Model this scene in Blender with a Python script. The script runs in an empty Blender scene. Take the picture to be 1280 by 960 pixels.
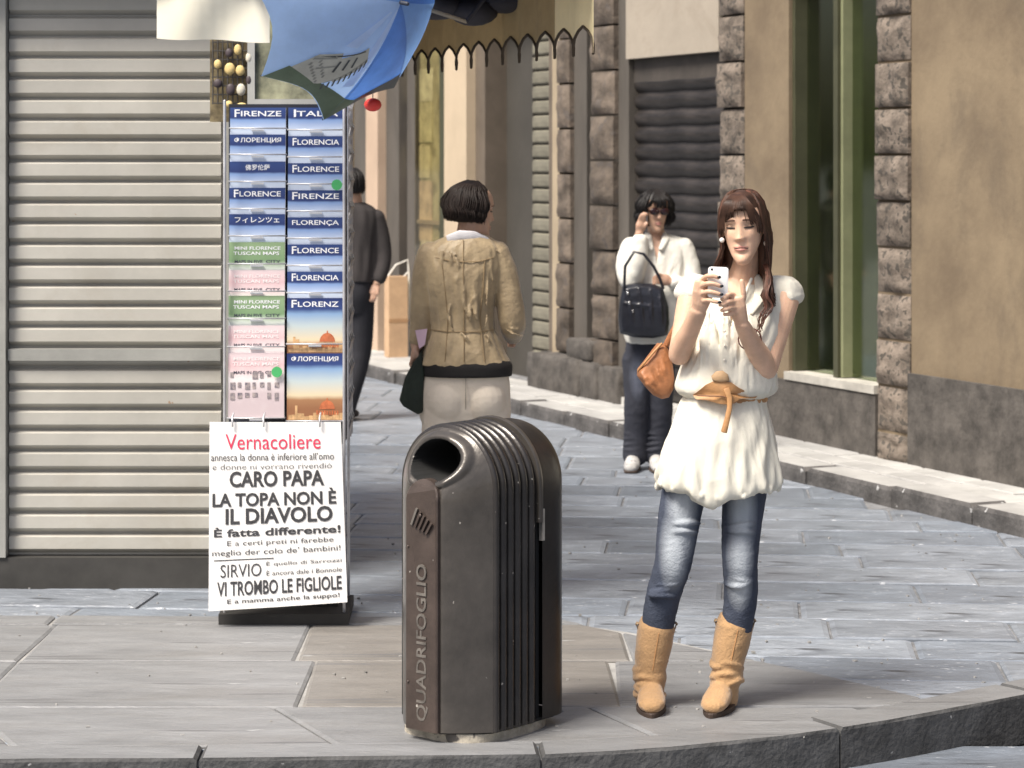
import bpy, bmesh, math, random
from mathutils import Vector, Matrix, noise
random.seed(7)
R = math.radians
sc = bpy.context.scene
COL = sc.collection
# ---------------------------------------------------------------- camera
F = 3000.0; HZ = 200.0; CH = 1.8          # focal length in photo pixels, horizon row, eye height
cd = bpy.data.cameras.new('camera'); cam = bpy.data.objects.new('camera', cd); COL.objects.link(cam)
cam.location = (0, 0, CH); cam.rotation_euler = (R(90), 0, 0)
cd.sensor_width = 36; cd.lens = F/1280*36; cd.shift_y = -(480-HZ)/1280
cd.clip_start = .1; cd.clip_end = 1000
cd.dof.use_dof = True; cd.dof.focus_distance = 7.75; cd.dof.aperture_fstop = 6.3
sc.camera = cam
# ---------------------------------------------------------------- sky, sun, exposure
SUN_EL = R(56); SUN_DIR = Vector((-.54, -.50, 0)).normalized()
w = bpy.data.worlds.new('World'); sc.world = w; w.use_nodes = True
nt = w.node_tree; bg = nt.nodes['Background']; sky = nt.nodes.new('ShaderNodeTexSky')
sky.sky_type = 'NISHITA'; sky.sun_disc = False; sky.sun_elevation = SUN_EL
sky.sun_rotation = math.atan2(SUN_DIR.x, SUN_DIR.y)
sky.air_density = 1.0; sky.dust_density = 6.0; sky.ozone_density = 1.0
nt.links.new(sky.outputs[0], bg.inputs[0]); bg.inputs[1].default_value = 0.095
sd = bpy.data.lights.new('sun', 'SUN'); sun = bpy.data.objects.new('sun', sd); COL.objects.link(sun)
sd.energy = 3.7; sd.angle = R(20); sd.color = (1, .95, .86)
v = Vector((SUN_DIR.x*math.cos(SUN_EL), SUN_DIR.y*math.cos(SUN_EL), math.sin(SUN_EL)))
sun.rotation_euler = v.to_track_quat('Z', 'Y').to_euler(); sun.location = v*20
sc.view_settings.view_transform = 'Standard'; sc.view_settings.look = 'None'
sc.view_settings.exposure = 0.64; sc.view_settings.gamma = 1
# ---------------------------------------------------------------- materials
def mat(name, col, rough=.6, var=.2, scale=6, bump=.0, bscale=60, metal=0, spec=.5, col2=None, lo=.35, hi=.65, alpha=None, sheen=0, transl=0, stretch=(1,1,1), speck=None, rnd=0, grime=None, fiss=None):
    m = bpy.data.materials.new(name); m.use_nodes = True
    n = m.node_tree; N = n.nodes; L = n.links; p = N['Principled BSDF']
    tc = N.new('ShaderNodeTexCoord'); mp = N.new('ShaderNodeMapping'); mp.inputs['Scale'].default_value = stretch
    L.new(tc.outputs['Object'], mp.inputs[0])
    t = N.new('ShaderNodeTexNoise'); t.inputs['Scale'].default_value = scale; t.inputs['Detail'].default_value = 8
    t.inputs['Roughness'].default_value = .65
    L.new(mp.outputs[0], t.inputs[0])
    cr = N.new('ShaderNodeValToRGB'); L.new(t.outputs[0], cr.inputs[0])
    c1 = tuple(c*(1-var) for c in col); c2 = col2 if col2 else tuple(min(1, c*(1+var)) for c in col)
    cr.color_ramp.elements[0].position = lo; cr.color_ramp.elements[1].position = hi
    cr.color_ramp.elements[0].color = (*c1, 1); cr.color_ramp.elements[1].color = (*c2, 1)
    out = cr.outputs[0]
    if speck:                                # (colour, scale, threshold) chips and spots
        t3 = N.new('ShaderNodeTexNoise'); t3.inputs['Scale'].default_value = speck[1]; t3.inputs['Detail'].default_value = 3
        L.new(mp.outputs[0], t3.inputs[0])
        mr = N.new('ShaderNodeMapRange'); mr.inputs[1].default_value = speck[2]; mr.inputs[2].default_value = speck[2]+.03
        L.new(t3.outputs[0], mr.inputs[0])
        mx = N.new('ShaderNodeMixRGB'); L.new(mr.outputs[0], mx.inputs[0]); L.new(out, mx.inputs[1]); mx.inputs[2].default_value = (*speck[0], 1)
        out = mx.outputs[0]
    if grime:                                # broad darker soiling (colour, scale, low, high)
        t4 = N.new('ShaderNodeTexNoise'); t4.inputs['Scale'].default_value = grime[1]; t4.inputs['Detail'].default_value = 9; t4.inputs['Roughness'].default_value = .7; t4.inputs['Distortion'].default_value = .6
        L.new(mp.outputs[0], t4.inputs[0]); mr = N.new('ShaderNodeMapRange'); mr.inputs[1].default_value = grime[2]; mr.inputs[2].default_value = grime[3]; L.new(t4.outputs[0], mr.inputs[0])
        mx = N.new('ShaderNodeMixRGB'); L.new(mr.outputs[0], mx.inputs[0]); L.new(out, mx.inputs[1]); mx.inputs[2].default_value = (*grime[0], 1); out = mx.outputs[0]
    if fiss:                                 # thin chisel lines (colour, scale, stretch)
        mp2 = N.new('ShaderNodeMapping'); mp2.inputs['Scale'].default_value = fiss[2]; L.new(tc.outputs['Object'], mp2.inputs[0])
        t5 = N.new('ShaderNodeTexNoise'); t5.inputs['Scale'].default_value = fiss[1]; t5.inputs['Detail'].default_value = 4; L.new(mp2.outputs[0], t5.inputs[0])
        mr = N.new('ShaderNodeMapRange'); mr.inputs[1].default_value = fiss[3]; mr.inputs[2].default_value = fiss[3]+.06; L.new(t5.outputs[0], mr.inputs[0])
        mx = N.new('ShaderNodeMixRGB'); L.new(mr.outputs[0], mx.inputs[0]); L.new(out, mx.inputs[1]); mx.inputs[2].default_value = (*fiss[0], 1); out = mx.outputs[0]
    if rnd:                                  # each piece a little lighter or darker
        oi = N.new('ShaderNodeObjectInfo'); mr = N.new('ShaderNodeMapRange'); mr.inputs[3].default_value = 1-rnd; mr.inputs[4].default_value = 1+rnd; L.new(oi.outputs['Random'], mr.inputs[0])
        vm = N.new('ShaderNodeVectorMath'); vm.operation = 'SCALE'; L.new(out, vm.inputs[0]); L.new(mr.outputs[0], vm.inputs['Scale']); out = vm.outputs[0]
    L.new(out, p.inputs['Base Color'])
    p.inputs['Roughness'].default_value = rough; p.inputs['Metallic'].default_value = metal
    p.inputs['Specular IOR Level'].default_value = spec
    if sheen: p.inputs['Sheen Weight'].default_value = sheen
    if bump:
        t2 = N.new('ShaderNodeTexNoise'); t2.inputs['Scale'].default_value = bscale; t2.inputs['Detail'].default_value = 6
        L.new(mp.outputs[0], t2.inputs[0]); b = N.new('ShaderNodeBump'); b.inputs['Strength'].default_value = bump
        b.inputs['Distance'].default_value = .01
        L.new(t2.outputs[0], b.inputs['Height']); L.new(b.outputs[0], p.inputs['Normal'])
    if transl:
        tr = N.new('ShaderNodeBsdfTranslucent'); L.new(out, tr.inputs[0]); ms = N.new('ShaderNodeMixShader'); ms.inputs[0].default_value = transl
        L.new(p.outputs[0], ms.inputs[1]); L.new(tr.outputs[0], ms.inputs[2]); L.new(ms.outputs[0], N['Material Output'].inputs[0])
    return m
def glass(name, tint, rough=.03, alpha=.35):
    m = bpy.data.materials.new(name); m.use_nodes = True; N = m.node_tree.nodes; L = m.node_tree.links
    g = N.new('ShaderNodeBsdfGlossy'); g.inputs['Roughness'].default_value = rough; g.inputs[0].default_value = (.9, .9, .9, 1)
    t = N.new('ShaderNodeBsdfTransparent'); t.inputs[0].default_value = (*tint, 1)
    f = N.new('ShaderNodeFresnel'); f.inputs[0].default_value = 1.5
    a = N.new('ShaderNodeMath'); a.operation = 'MULTIPLY_ADD'; a.inputs[1].default_value = .3; a.inputs[2].default_value = alpha; L.new(f.outputs[0], a.inputs[0])
    ms = N.new('ShaderNodeMixShader'); L.new(a.outputs[0], ms.inputs[0]); L.new(t.outputs[0], ms.inputs[1]); L.new(g.outputs[0], ms.inputs[2])
    L.new(ms.outputs[0], N['Material Output'].inputs[0]); return m
def ramp_mat(name, stops, lo, hi, rough=.35, axis='Z', var=0.0, nscale=3):
    """printed gradient: colours by object height"""
    m = bpy.data.materials.new(name); m.use_nodes = True; N = m.node_tree.nodes; L = m.node_tree.links; p = N['Principled BSDF']
    tc = N.new('ShaderNodeTexCoord'); sp = N.new('ShaderNodeSeparateXYZ'); L.new(tc.outputs['Object'], sp.inputs[0])
    mr = N.new('ShaderNodeMapRange'); mr.inputs[1].default_value = lo; mr.inputs[2].default_value = hi; L.new(sp.outputs[axis], mr.inputs[0])
    src = mr.outputs[0]
    if var:
        t = N.new('ShaderNodeTexNoise'); t.inputs['Scale'].default_value = nscale; t.inputs['Detail'].default_value = 5; L.new(tc.outputs['Object'], t.inputs[0])
        ma = N.new('ShaderNodeMath'); ma.operation = 'MULTIPLY_ADD'; L.new(t.outputs[0], ma.inputs[0]); ma.inputs[1].default_value = var; 
        mb_ = N.new('ShaderNodeMath'); mb_.operation = 'SUBTRACT'; L.new(src, mb_.inputs[0]); mb_.inputs[1].default_value = var/2
        L.new(mb_.outputs[0], ma.inputs[2]); src = ma.outputs[0]
    cr = N.new('ShaderNodeValToRGB'); L.new(src, cr.inputs[0]); e = cr.color_ramp.elements
    while len(e) < len(stops): e.new(.5)
    for i, (q, c) in enumerate(stops): e[i].position = q; e[i].color = (*c, 1)
    L.new(cr.outputs[0], p.inputs['Base Color']); p.inputs['Roughness'].default_value = rough
    return m
# ---------------------------------------------------------------- mesh builder
class MB:
    def __init__(s): s.v = []; s.f = []; s.m = []
    def add(s, vs, fs, mi=0):
        o = len(s.v); s.v += [tuple(q) for q in vs]; s.f += [tuple(i+o for i in f) for f in fs]; s.m += [mi]*len(fs); return s
    def box(s, a, b, mi=0):
        x0, y0, z0 = a; x1, y1, z1 = b
        return s.add([(x0,y0,z0),(x1,y0,z0),(x1,y1,z0),(x0,y1,z0),(x0,y0,z1),(x1,y0,z1),(x1,y1,z1),(x0,y1,z1)],
              [(0,3,2,1),(4,5,6,7),(0,1,5,4),(1,2,6,5),(2,3,7,6),(3,0,4,7)], mi)
    def prism(s, poly, z0, z1, inset=0, dz=0, mi=0):
        """poly ccw in xy; optional chamfer on the top"""
        n = len(poly); c = Vector((sum(p[0] for p in poly)/n, sum(p[1] for p in poly)/n))
        vs = [(p[0], p[1], z0) for p in poly] + [(p[0], p[1], z1-dz) for p in poly]; lv = 2
        if inset:
            for p in poly:
                d = (c-Vector(p[:2])); l = d.length or 1; q = Vector(p[:2]) + d/l*min(inset*1.4, l*.5); vs.append((q.x, q.y, z1))
            lv = 3
        fs = [tuple(reversed(range(n)))]
        for k in range(lv-1):
            for i in range(n): j = (i+1) % n; fs.append((k*n+i, k*n+j, (k+1)*n+j, (k+1)*n+i))
        fs.append(tuple((lv-1)*n+i for i in range(n)))
        return s.add(vs, fs, mi)
    def tube(s, pts, rad, seg=10, side=None, cap=True, mi=0):
        """pts: centres; rad: radius or (a, b) per point, a along 'side', b across"""
        pts = [Vector(p) for p in pts]; n = len(pts)
        if not isinstance(rad, (list, tuple)): rad = [rad]*n
        rings = []; up = Vector(side) if side else None; prev = None
        for i, p in enumerate(pts):
            t = (pts[min(i+1, n-1)] - pts[max(i-1, 0)]).normalized()
            if up is not None: a = (up - t*up.dot(t))
            elif prev is None:
                a = Vector((1, 0, 0)) if abs(t.x) < .8 else Vector((0, 1, 0)); a = a - t*a.dot(t)
            else: a = prev - t*prev.dot(t)
            a.normalize(); prev = a; b = t.cross(a)
            ra, rb = rad[i] if isinstance(rad[i], (list, tuple)) else (rad[i], rad[i])
            rings.append((p, t, a, b, ra, rb))
        if cap:                              # rounded ends
            def ext(r, sgn):
                p, t, a, b, ra, rb = r; out = []
                for k in (.5, .85, .97):
                    h = min(ra, rb)*.8*k*1.03; q = math.sqrt(1-k*k); out.append((p + t*h*sgn, t, a, b, ra*q, rb*q))
                return out
            rings = list(reversed(ext(rings[0], -1))) + rings + ext(rings[-1], 1)
        vs = []
        for p, t, a, b, ra, rb in rings:
            for k in range(seg):
                th = 2*math.pi*k/seg; vs.append(p + a*math.cos(th)*ra + b*math.sin(th)*rb)
        fs = []; m = len(rings)
        for i in range(m-1):
            for k in range(seg): j = (k+1) % seg; fs.append((i*seg+k, i*seg+j, (i+1)*seg+j, (i+1)*seg+k))
        fs.append(tuple(reversed(range(seg)))); fs.append(tuple((m-1)*seg+k for k in range(seg)))
        return s.add(vs, fs, mi)
    def ball(s, c, r, seg=14, rings=9, rot=None, mi=0):
        c = Vector(c); rx, ry, rz = r if isinstance(r, (list, tuple)) else (r, r, r)
        vs = [Vector((0, 0, -rz))]
        for i in range(1, rings):
            ph = -math.pi/2 + math.pi*i/rings
            for k in range(seg):
                th = 2*math.pi*k/seg; vs.append(Vector((rx*math.cos(ph)*math.cos(th), ry*math.cos(ph)*math.sin(th), rz*math.sin(ph))))
        vs.append(Vector((0, 0, rz)))
        if rot is not None: vs = [rot @ q for q in vs]
        vs = [q + c for q in vs]; fs = []
        for k in range(seg): j = (k+1) % seg; fs.append((0, 1+j, 1+k)); fs.append((len(vs)-1, 1+(rings-2)*seg+k, 1+(rings-2)*seg+j))
        for i in range(rings-2):
            for k in range(seg): j = (k+1) % seg; a = 1+i*seg; b = a+seg; fs.append((a+k, a+j, b+j, b+k))
        return s.add(vs, fs, mi)
    def rings(s, rs, cap=True, mi=0):
        """list of equal-length vertex rings"""
        n = len(rs[0]); vs = [q for r in rs for q in r]; fs = []
        for i in range(len(rs)-1):
            for k in range(n): j = (k+1) % n; fs.append((i*n+k, i*n+j, (i+1)*n+j, (i+1)*n+k))
        if cap: fs.append(tuple(reversed(range(n)))); fs.append(tuple((len(rs)-1)*n+k for k in range(n)))
        return s.add(vs, fs, mi)
    def grid(s, rows, mi=0):
        n = len(rows[0]); vs = [q for r in rows for q in r]
        return s.add(vs, [(i*n+k, i*n+k+1, (i+1)*n+k+1, (i+1)*n+k) for i in range(len(rows)-1) for k in range(n-1)], mi)
    def xf(s, M): s.v = [tuple(M @ Vector(q)) for q in s.v]; return s
    def build(s, name, mats, parent=None, smooth=False, off=None, sharp=None):
        me = bpy.data.meshes.new(name)
        vs = s.v
        if off is not None: o = Vector(off); vs = [tuple(Vector(q)-o) for q in vs]
        me.from_pydata(vs, [], s.f); me.update()
        bm = bmesh.new(); bm.from_mesh(me); bmesh.ops.recalc_face_normals(bm, faces=bm.faces); bm.to_mesh(me); bm.free()
        for m in (mats if isinstance(mats, (list, tuple)) else [mats]): me.materials.append(m)
        if any(s.m): me.polygons.foreach_set('material_index', s.m)
        if smooth: me.polygons.foreach_set('use_smooth', [True]*len(me.polygons))
        o = bpy.data.objects.new(name, me); COL.objects.link(o)
        if parent: o.parent = parent
        if off is not None and not parent: o.location = off
        if smooth and sharp: me.set_sharp_from_angle(angle=R(sharp))
        return o
    def fuse(s, name, mats, parent=None, off=None, voxel=.006, smooth=4, fac=.5, deform=None):
        """union of closed shapes as one continuous surface"""
        o = s.build(name, mats, parent, off=off)
        md = o.modifiers.new('r', 'REMESH'); md.mode = 'VOXEL'; md.voxel_size = voxel
        if smooth: sm = o.modifiers.new('s', 'SMOOTH'); sm.factor = fac; sm.iterations = smooth
        bpy.context.view_layer.update(); dg = bpy.context.evaluated_depsgraph_get()
        me = bpy.data.meshes.new_from_object(o.evaluated_get(dg)); o.modifiers.clear(); old = o.data; o.data = me; bpy.data.meshes.remove(old); me.name = name
        if deform:
            for q in me.vertices: q.co = deform(q.co.copy())
        me.polygons.foreach_set('use_smooth', [True]*len(me.polygons)); me.update()
        return o
def crinkle(o, amp, sc_=14, st=(1,1,.5), seed=0, ridged=True):
    """press small creases into a garment along its normals"""
    me = o.data; ns = [q.vector.copy() for q in me.vertex_normals]
    for q, n in zip(me.vertices, ns):
        c = Vector((q.co.x*st[0], q.co.y*st[1], q.co.z*st[2]))*sc_ + Vector((seed*3.1, seed, 0))
        w_ = Vector((noise.noise(c*.5), noise.noise(c*.5+Vector((9,0,0))), 0))*1.2
        a = noise.noise(c+w_); b_ = noise.noise(c*2.1+w_+Vector((5,5,5)))
        h = (1-2.4*abs(a))*.65+(1-2.4*abs(b_))*.35 if ridged else a+.5*b_
        q.co += n*h*amp
    me.update()
def empty(name, loc, label, cat, group=None, rz=0):
    o = bpy.data.objects.new(name, None); COL.objects.link(o); o.location = loc; o.rotation_euler.z = rz; o.empty_display_size = .1
    o['label'] = label; o['category'] = cat
    if group: o['group'] = group
    return o
def tag(o, label, cat, group=None):
    o['label'] = label; o['category'] = cat
    if group: o['group'] = group
    return o
def lerp(a, b, t): return a + (b-a)*t
def interp(tab, x):
    """tab: rows (x, v1, v2, ...) ascending or descending in x; smooth interpolation"""
    if tab[0][0] > tab[-1][0]: tab = tab[::-1]
    if x <= tab[0][0]: return tab[0][1:]
    for a, b in zip(tab, tab[1:]):
        if x <= b[0]:
            t = (x-a[0])/(b[0]-a[0]); i = tab.index(a)
            pa = tab[max(i-1, 0)]; pb = tab[min(i+2, len(tab)-1)]; out = []
            for k in range(1, len(a)):
                d1 = (b[k]-pa[k])/((b[0]-pa[0]) or 1)*(b[0]-a[0]); d2 = (pb[k]-a[k])/((pb[0]-a[0]) or 1)*(b[0]-a[0])
                t2 = t*t; t3 = t2*t
                out.append((2*t3-3*t2+1)*a[k]+(t3-2*t2+t)*d1+(-2*t3+3*t2)*b[k]+(t3-t2)*d2)
            return tuple(out)
    return tab[-1][1:]
def ground(px, py, z=0.0):
    s = (py-HZ)/(CH-z); return Vector(((px-640)/s, F/s, z))
def pix(px, py, Y): return Vector(((px-640)*Y/F, Y, CH-(py-HZ)*Y/F))
_tc = {}
def text_geo(s, bold=0.0):
    k = (s, bold)
    if k not in _tc:
        c = bpy.data.curves.new('t', 'FONT'); c.body = s; c.offset = bold; c.resolution_u = 3
        o = bpy.data.objects.new('t', c); COL.objects.link(o); bpy.context.view_layer.update()
        me = bpy.data.meshes.new_from_object(o.evaluated_get(bpy.context.evaluated_depsgraph_get()))
        vs = [tuple(q.co) for q in me.vertices]; fs = [tuple(p.vertices) for p in me.polygons]
        bpy.data.objects.remove(o); bpy.data.curves.remove(c); bpy.data.meshes.remove(me)
        _tc[k] = (vs, fs)
    return _tc[k]
def text_fit(mb, s, x0, x1, z0, z1, y, bold=0.0, mi=0, mapf=None):
    """lay text s into the box x0..x1 / z0..z1 of the plane at depth y (z0 lower)"""
    vs, fs = text_geo(s, bold)
    if not vs: return
    ax = [q[0] for q in vs]; ay = [q[1] for q in vs]; a0, a1, b0, b1 = min(ax), max(ax), min(ay), max(ay)
    out = [(x0+(q[0]-a0)/(a1-a0)*(x1-x0), y, z0+(q[1]-b0)/(b1-b0)*(z1-z0)) for q in vs]
    if mapf: out = [mapf(q) for q in out]
    mb.add(out, fs, mi)
def clip(poly, a, b):
    """keep the part of poly left of the line a->b"""
    out = []; n = len(poly)
    def side(p): return (b[0]-a[0])*(p[1]-a[1])-(b[1]-a[1])*(p[0]-a[0])
    for i in range(n):
        p, q = poly[i], poly[(i+1) % n]; sp, sq = side(p), side(q)
        if sp >= 0: out.append(p)
        if sp*sq < 0: t = sp/(sp-sq); out.append((p[0]+(q[0]-p[0])*t, p[1]+(q[1]-p[1])*t))
    return out
# ================================================================ GROUND
M_base = mat('asphalt_dark', (.06,.06,.062), .9, .3, 3, .3, 80)
M_joint = mat('joint_dirt', (.17,.172,.178), .95, .35, 12, .3, 90)
ROAD = [mat('road_stone_%d' % i, c, .38, .28, 2.6, .6, 20, stretch=(1, 2.6, 1), speck=((.50,.52,.55), 24, .67), rnd=.14, grime=((.13,.145,.17), 2.4, .46, .66), fiss=((.05,.053,.06), 2.4, (.9,4.5,1), .61)) for i, c in enumerate([(.235,.262,.305), (.20,.228,.27), (.262,.29,.332), (.225,.248,.285), (.17,.193,.23)])]
PAVE = [mat('pavement_stone_%d' % i, c, .45, .20, 3.4, .5, 34, stretch=(.55, 2.2, 1), speck=((.42,.43,.44), 9, .70), rnd=.06, grime=((.16,.155,.15), 1.6, .48, .78), fiss=((.13,.13,.135), 2.0, (.5,11,1), .60)) for i, c in enumerate([(.200,.203,.21), (.195,.183,.17), (.21,.213,.22)])]
M_kerbshade = mat('kerb_stone', (.065,.065,.066), .8, .35, 9, .6, 55, speck=((.30,.30,.30), 22, .72))  # near kerb: shade on the upright face is put into this dark colour
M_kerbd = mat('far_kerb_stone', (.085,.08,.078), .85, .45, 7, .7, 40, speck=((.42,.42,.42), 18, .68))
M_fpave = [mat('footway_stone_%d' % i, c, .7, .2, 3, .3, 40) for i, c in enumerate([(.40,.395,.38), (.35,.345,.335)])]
g = MB(); g.box((-300,-60,-.5), (300,500,-.17)); o = g.build('ground', M_base); o['kind'] = 'structure'
# near roadway in front of the kerb
g = MB(); g.box((-12,-8,-.165), (12,7.9,-.13)); nr = g.build('near_road', ROAD[4]); nr['kind'] = 'structure'
near = [(-9,7.26),(-3,7.2),(-1.54,7.2),(-.864,7.215),(-.337,7.235),(.145,7.262),(.515,7.357),(.903,7.521),(1.25,7.73),(1.72,8.07),(2.6,8.75),(4.5,10.3),(9,14)]
# bed under the road beyond it
bed = [(p[0], p[1]+.12) for p in near] + [(9,46),(-22,46),(-22,7.4)]
g = MB(); g.prism(bed, -.166, -.024); rb = g.build('road', M_joint); rb['kind'] = 'structure'
def stone(name, poly, z0, z1, m, parent, ins=.016):
    if len(poly) < 3: return None
    A = sum(poly[i][0]*poly[(i+1) % len(poly)][1]-poly[(i+1) % len(poly)][0]*poly[i][1] for i in range(len(poly)))/2
    if abs(A) < .004: return None
    c = (sum(p[0] for p in poly)/len(poly), sum(p[1] for p in poly)/len(poly), 0)
    b = MB(); b.prism(poly, z0, z1, ins, .006)
    o = b.build(name, m, None, off=c); o.parent = parent; o.rotation_euler = (random.uniform(-.004,.004), random.uniform(-.004,.004), 0)
    return o
walk = [(p[0], p[1]+.17) for p in near if -4 < p[0] < 1.3] 
walkpoly = [(-5,7.40)] + walk + [(1.40,8.06),(1.05,8.45),(.75,8.85),(.45,9.2),(.12,9.45),(-5,9.52)]
def inside(p, poly): return all((poly[(i+1) % len(poly)][0]-poly[i][0])*(p[1]-poly[i][1])-(poly[(i+1) % len(poly)][1]-poly[i][1])*(p[0]-poly[i][0]) > 0 for i in range(len(poly)))
# road slabs: irregular courses across the view
rng = random.Random(3); cnt = 0; tail = MB()
ang = R(-5); ca, sa = math.cos(ang), math.sin(ang)
fx, fy = -.395, .919
yy = 6.6
while yy < 30:
    d = rng.uniform(.30,.46)*(1 if yy < 14 else 1.35); xx = -9 + rng.uniform(0,.8)
    while xx < 7:
        l = rng.uniform(.55,1.15); gp = .006
        q = [(xx+gp,yy+gp),(xx+l-gp,yy+gp),(xx+l-gp+rng.uniform(-.05,.05)*0,yy+d-gp),(xx+gp,yy+d-gp)]
        q = [(p[0]*ca-p[1]*sa, p[0]*sa+p[1]*ca) for p in q]
        q = [(p[0]+noise.noise(Vector((p[0]*3, p[1]*3, 1)))*.012, p[1]+noise.noise(Vector((p[0]*3, p[1]*3, 5)))*.016) for p in q]
        c = Vector((sum(p[0] for p in q)/4, sum(p[1] for p in q)/4)); xx += l
        vis = abs(c.x) < c.y*640/F + 1.0
        if not vis: continue
        if c.x > 7.5-.43*c.y+.35: continue                        # under the far footway
        if inside((c.x, c.y), walkpoly) and all(inside(p, walkpoly) for p in q): continue
        kerbside = False
        for a, b in zip(near, near[1:]):                          # trim at the near kerb
            if a[0] > -2: q = clip(q, (a[0], a[1]+.165), (b[0], b[1]+.165))
        if c.y < 7.35 or len(q) < 3: continue
        zt = -.012 + rng.uniform(-.004,.003)
        if cnt < 292 and c.y < 21:
            if stone('paving_stone', q, -.04, zt, ROAD[rng.choice([0,0,1,2,3,3,4])], rb): cnt += 1
        else: tail.prism(q, -.04, zt, .008, .005)
    yy += d
if tail.v: o = tail.build('far_paving', ROAD[0], rb); o['kind'] = 'stuff'
# near pavement: bed, big slabs
g = MB(); g.prism(walkpoly, -.06, -.011); pv = g.build('pavement', mat('pale_mortar', (.30,.295,.285), .9, .2, 9), None); pv['kind'] = 'structure'
rng = random.Random(11)
slope = Vector((.80,-.60))                                        # oblique long joint of the corner slabs
cuts = [-5,-3.4,-2.15,-.98,.30,1.5,2.6]
yy = 7.2; row = 0
while yy < 9.7:
    d = rng.uniform(.62,.8)
    xs = [c+rng.uniform(-.15,.15) for c in (-5,-3.9,-2.8,-1.85,-.75,.32,1.35,2.4)] if row else [-5,-3.8,-2.6,-1.62,-.62,.42,1.3,2.4]
    for a, b in zip(xs, xs[1:]):
        gp = .0045; sk = -.33 if row == 0 else rng.uniform(-.02,.02)
        q = [(a+gp-sk*.5,yy+gp),(b-gp-sk*.5,yy+gp),(b-gp+sk*.5,yy+d-gp),(a+gp+sk*.5,yy+d-gp)]
        for i in range(len(walkpoly)):
            q = clip(q, walkpoly[i], walkpoly[(i+1) % len(walkpoly)])
            if not q: break
        if q: stone('paving_stone', q, -.05, rng.uniform(-.002,.001), PAVE[rng.choice([0,1,2])], pv, .010)
    yy += d; row += 1
# near kerb of single stones following the curve
kb = MB(); kb.prism([(p[0], p[1]+.02) for p in near]+[(p[0], p[1]+.165) for p in reversed(near)], -.165, -.02); kerb = kb.build('near_kerb', M_joint); kerb['kind'] = 'structure'
def along(path, s):
    for a, b in zip(path, path[1:]):
        d = math.dist(a, b)
        if s <= d: return Vector((lerp(a[0], b[0], s/d), lerp(a[1], b[1], s/d))), (Vector(b)-Vector(a)).normalized()
        s -= d
    return Vector(path[-1]), (Vector(path[-1])-Vector(path[-2])).normalized()
tot = sum(math.dist(a, b) for a, b in zip(near, near[1:])); s0 = 4.4; rng = random.Random(5)
while s0 < 13.5 and s0 < tot-1:
    l = rng.uniform(.75,1.05); pts = []; n = 5
    out = [along(near, s0+.004+(l-.008)*k/n) for k in range(n+1)]
    q = [tuple(p) for p, t in out] + [tuple(p+Vector((-t.y, t.x))*.165) for p, t in reversed(out)]
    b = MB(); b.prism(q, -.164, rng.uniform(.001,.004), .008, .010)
    c = (q[0][0], q[0][1], 0); o = b.build('kerb_stone', M_kerbshade, None, off=c); o.parent = kerb
    # top gets the pavement colour below; the face keeps its painted shade
    s0 += l
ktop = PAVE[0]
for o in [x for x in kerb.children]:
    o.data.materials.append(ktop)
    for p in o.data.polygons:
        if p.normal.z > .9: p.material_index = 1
# ================================================================ FACADE FRAME
P0 = Vector((.591, 17.39, 0)); E = Vector((.395,-.919,0)).normalized(); NO = Vector((-.919,-.395,0)).normalized()
def U(px, v=0.0):
    k = (px-640)/F; return (k*(17.39-.395*v)-.591+.919*v)/(.395+.919*k)
def FP(u, v, z): return P0 + E*u + NO*v + Vector((0,0,z))
def Zf(px, py, v=0.0): return CH-(py-HZ)*FP(U(px, v), v, 0).y/F
FWZ = .09
def fbox(mb, u0, u1, v0, v1, z0, z1, mi=0, ch=0):
    vs = [FP(u, v, z) for z in (z0, z1) for u, v in ((u0,v0),(u1,v0),(u1,v1),(u0,v1))]
    if ch:                                                        # rock-faced cushion: shrunken proud face
        vs = [FP(u0,v0,z0),FP(u1,v0,z0),FP(u1,v0,z1),FP(u0,v0,z1),
              FP(u0,v1-ch,z0),FP(u1,v1-ch,z0),FP(u1,v1-ch,z1),FP(u0,v1-ch,z1),
              FP(u0+ch,v1,z0+ch),FP(u1-ch,v1,z0+ch),FP(u1-ch,v1,z1-ch),FP(u0+ch,v1,z1-ch)]
        fs = [(0,1,2,3)]
        for k in (0,4):
            for i in range(4): j = (i+1) % 4; fs.append((k+i,k+j,k+4+j,k+4+i))
        fs.append((8,9,10,11)); return mb.add(vs, fs, mi)
    return mb.add(vs, [(0,3,2,1),(4,5,6,7),(0,1,5,4),(1,2,6,5),(2,3,7,6),(3,0,4,7)], mi)
# far footway with its own kerb
UA, UB = U(20), U(1330)
g = MB(); fbox(g, UA-8, UB+8, -.4, .50, -.166, FWZ-.012); fw = g.build('footway', M_joint); fw['kind'] = 'structure'
rng = random.Random(9)
u = U(1330)+2.5
n = 0
while u > U(300):
    l = rng.uniform(.7,1.0)
    b = MB(); fbox(b, u-l+.006, u-.006, .40, .62+rng.uniform(-.008,.008), -.1, FWZ+rng.uniform(-.006,.008), 0, .018)
    q = [FP(a, c, 0) for a, c in ((u-l+.006,.40),(u-.006,.40),(u-.006,.62),(u-l+.006,.62))]
    b = MB(); j = rng.uniform(-.01,.01)
    b.prism([(p.x+j, p.y) for p in q], -.1, FWZ+rng.uniform(-.006,.008), .02, .022)
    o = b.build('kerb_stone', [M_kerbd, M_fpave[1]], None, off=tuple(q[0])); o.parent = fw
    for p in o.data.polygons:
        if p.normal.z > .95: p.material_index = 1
    u -= l
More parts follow.
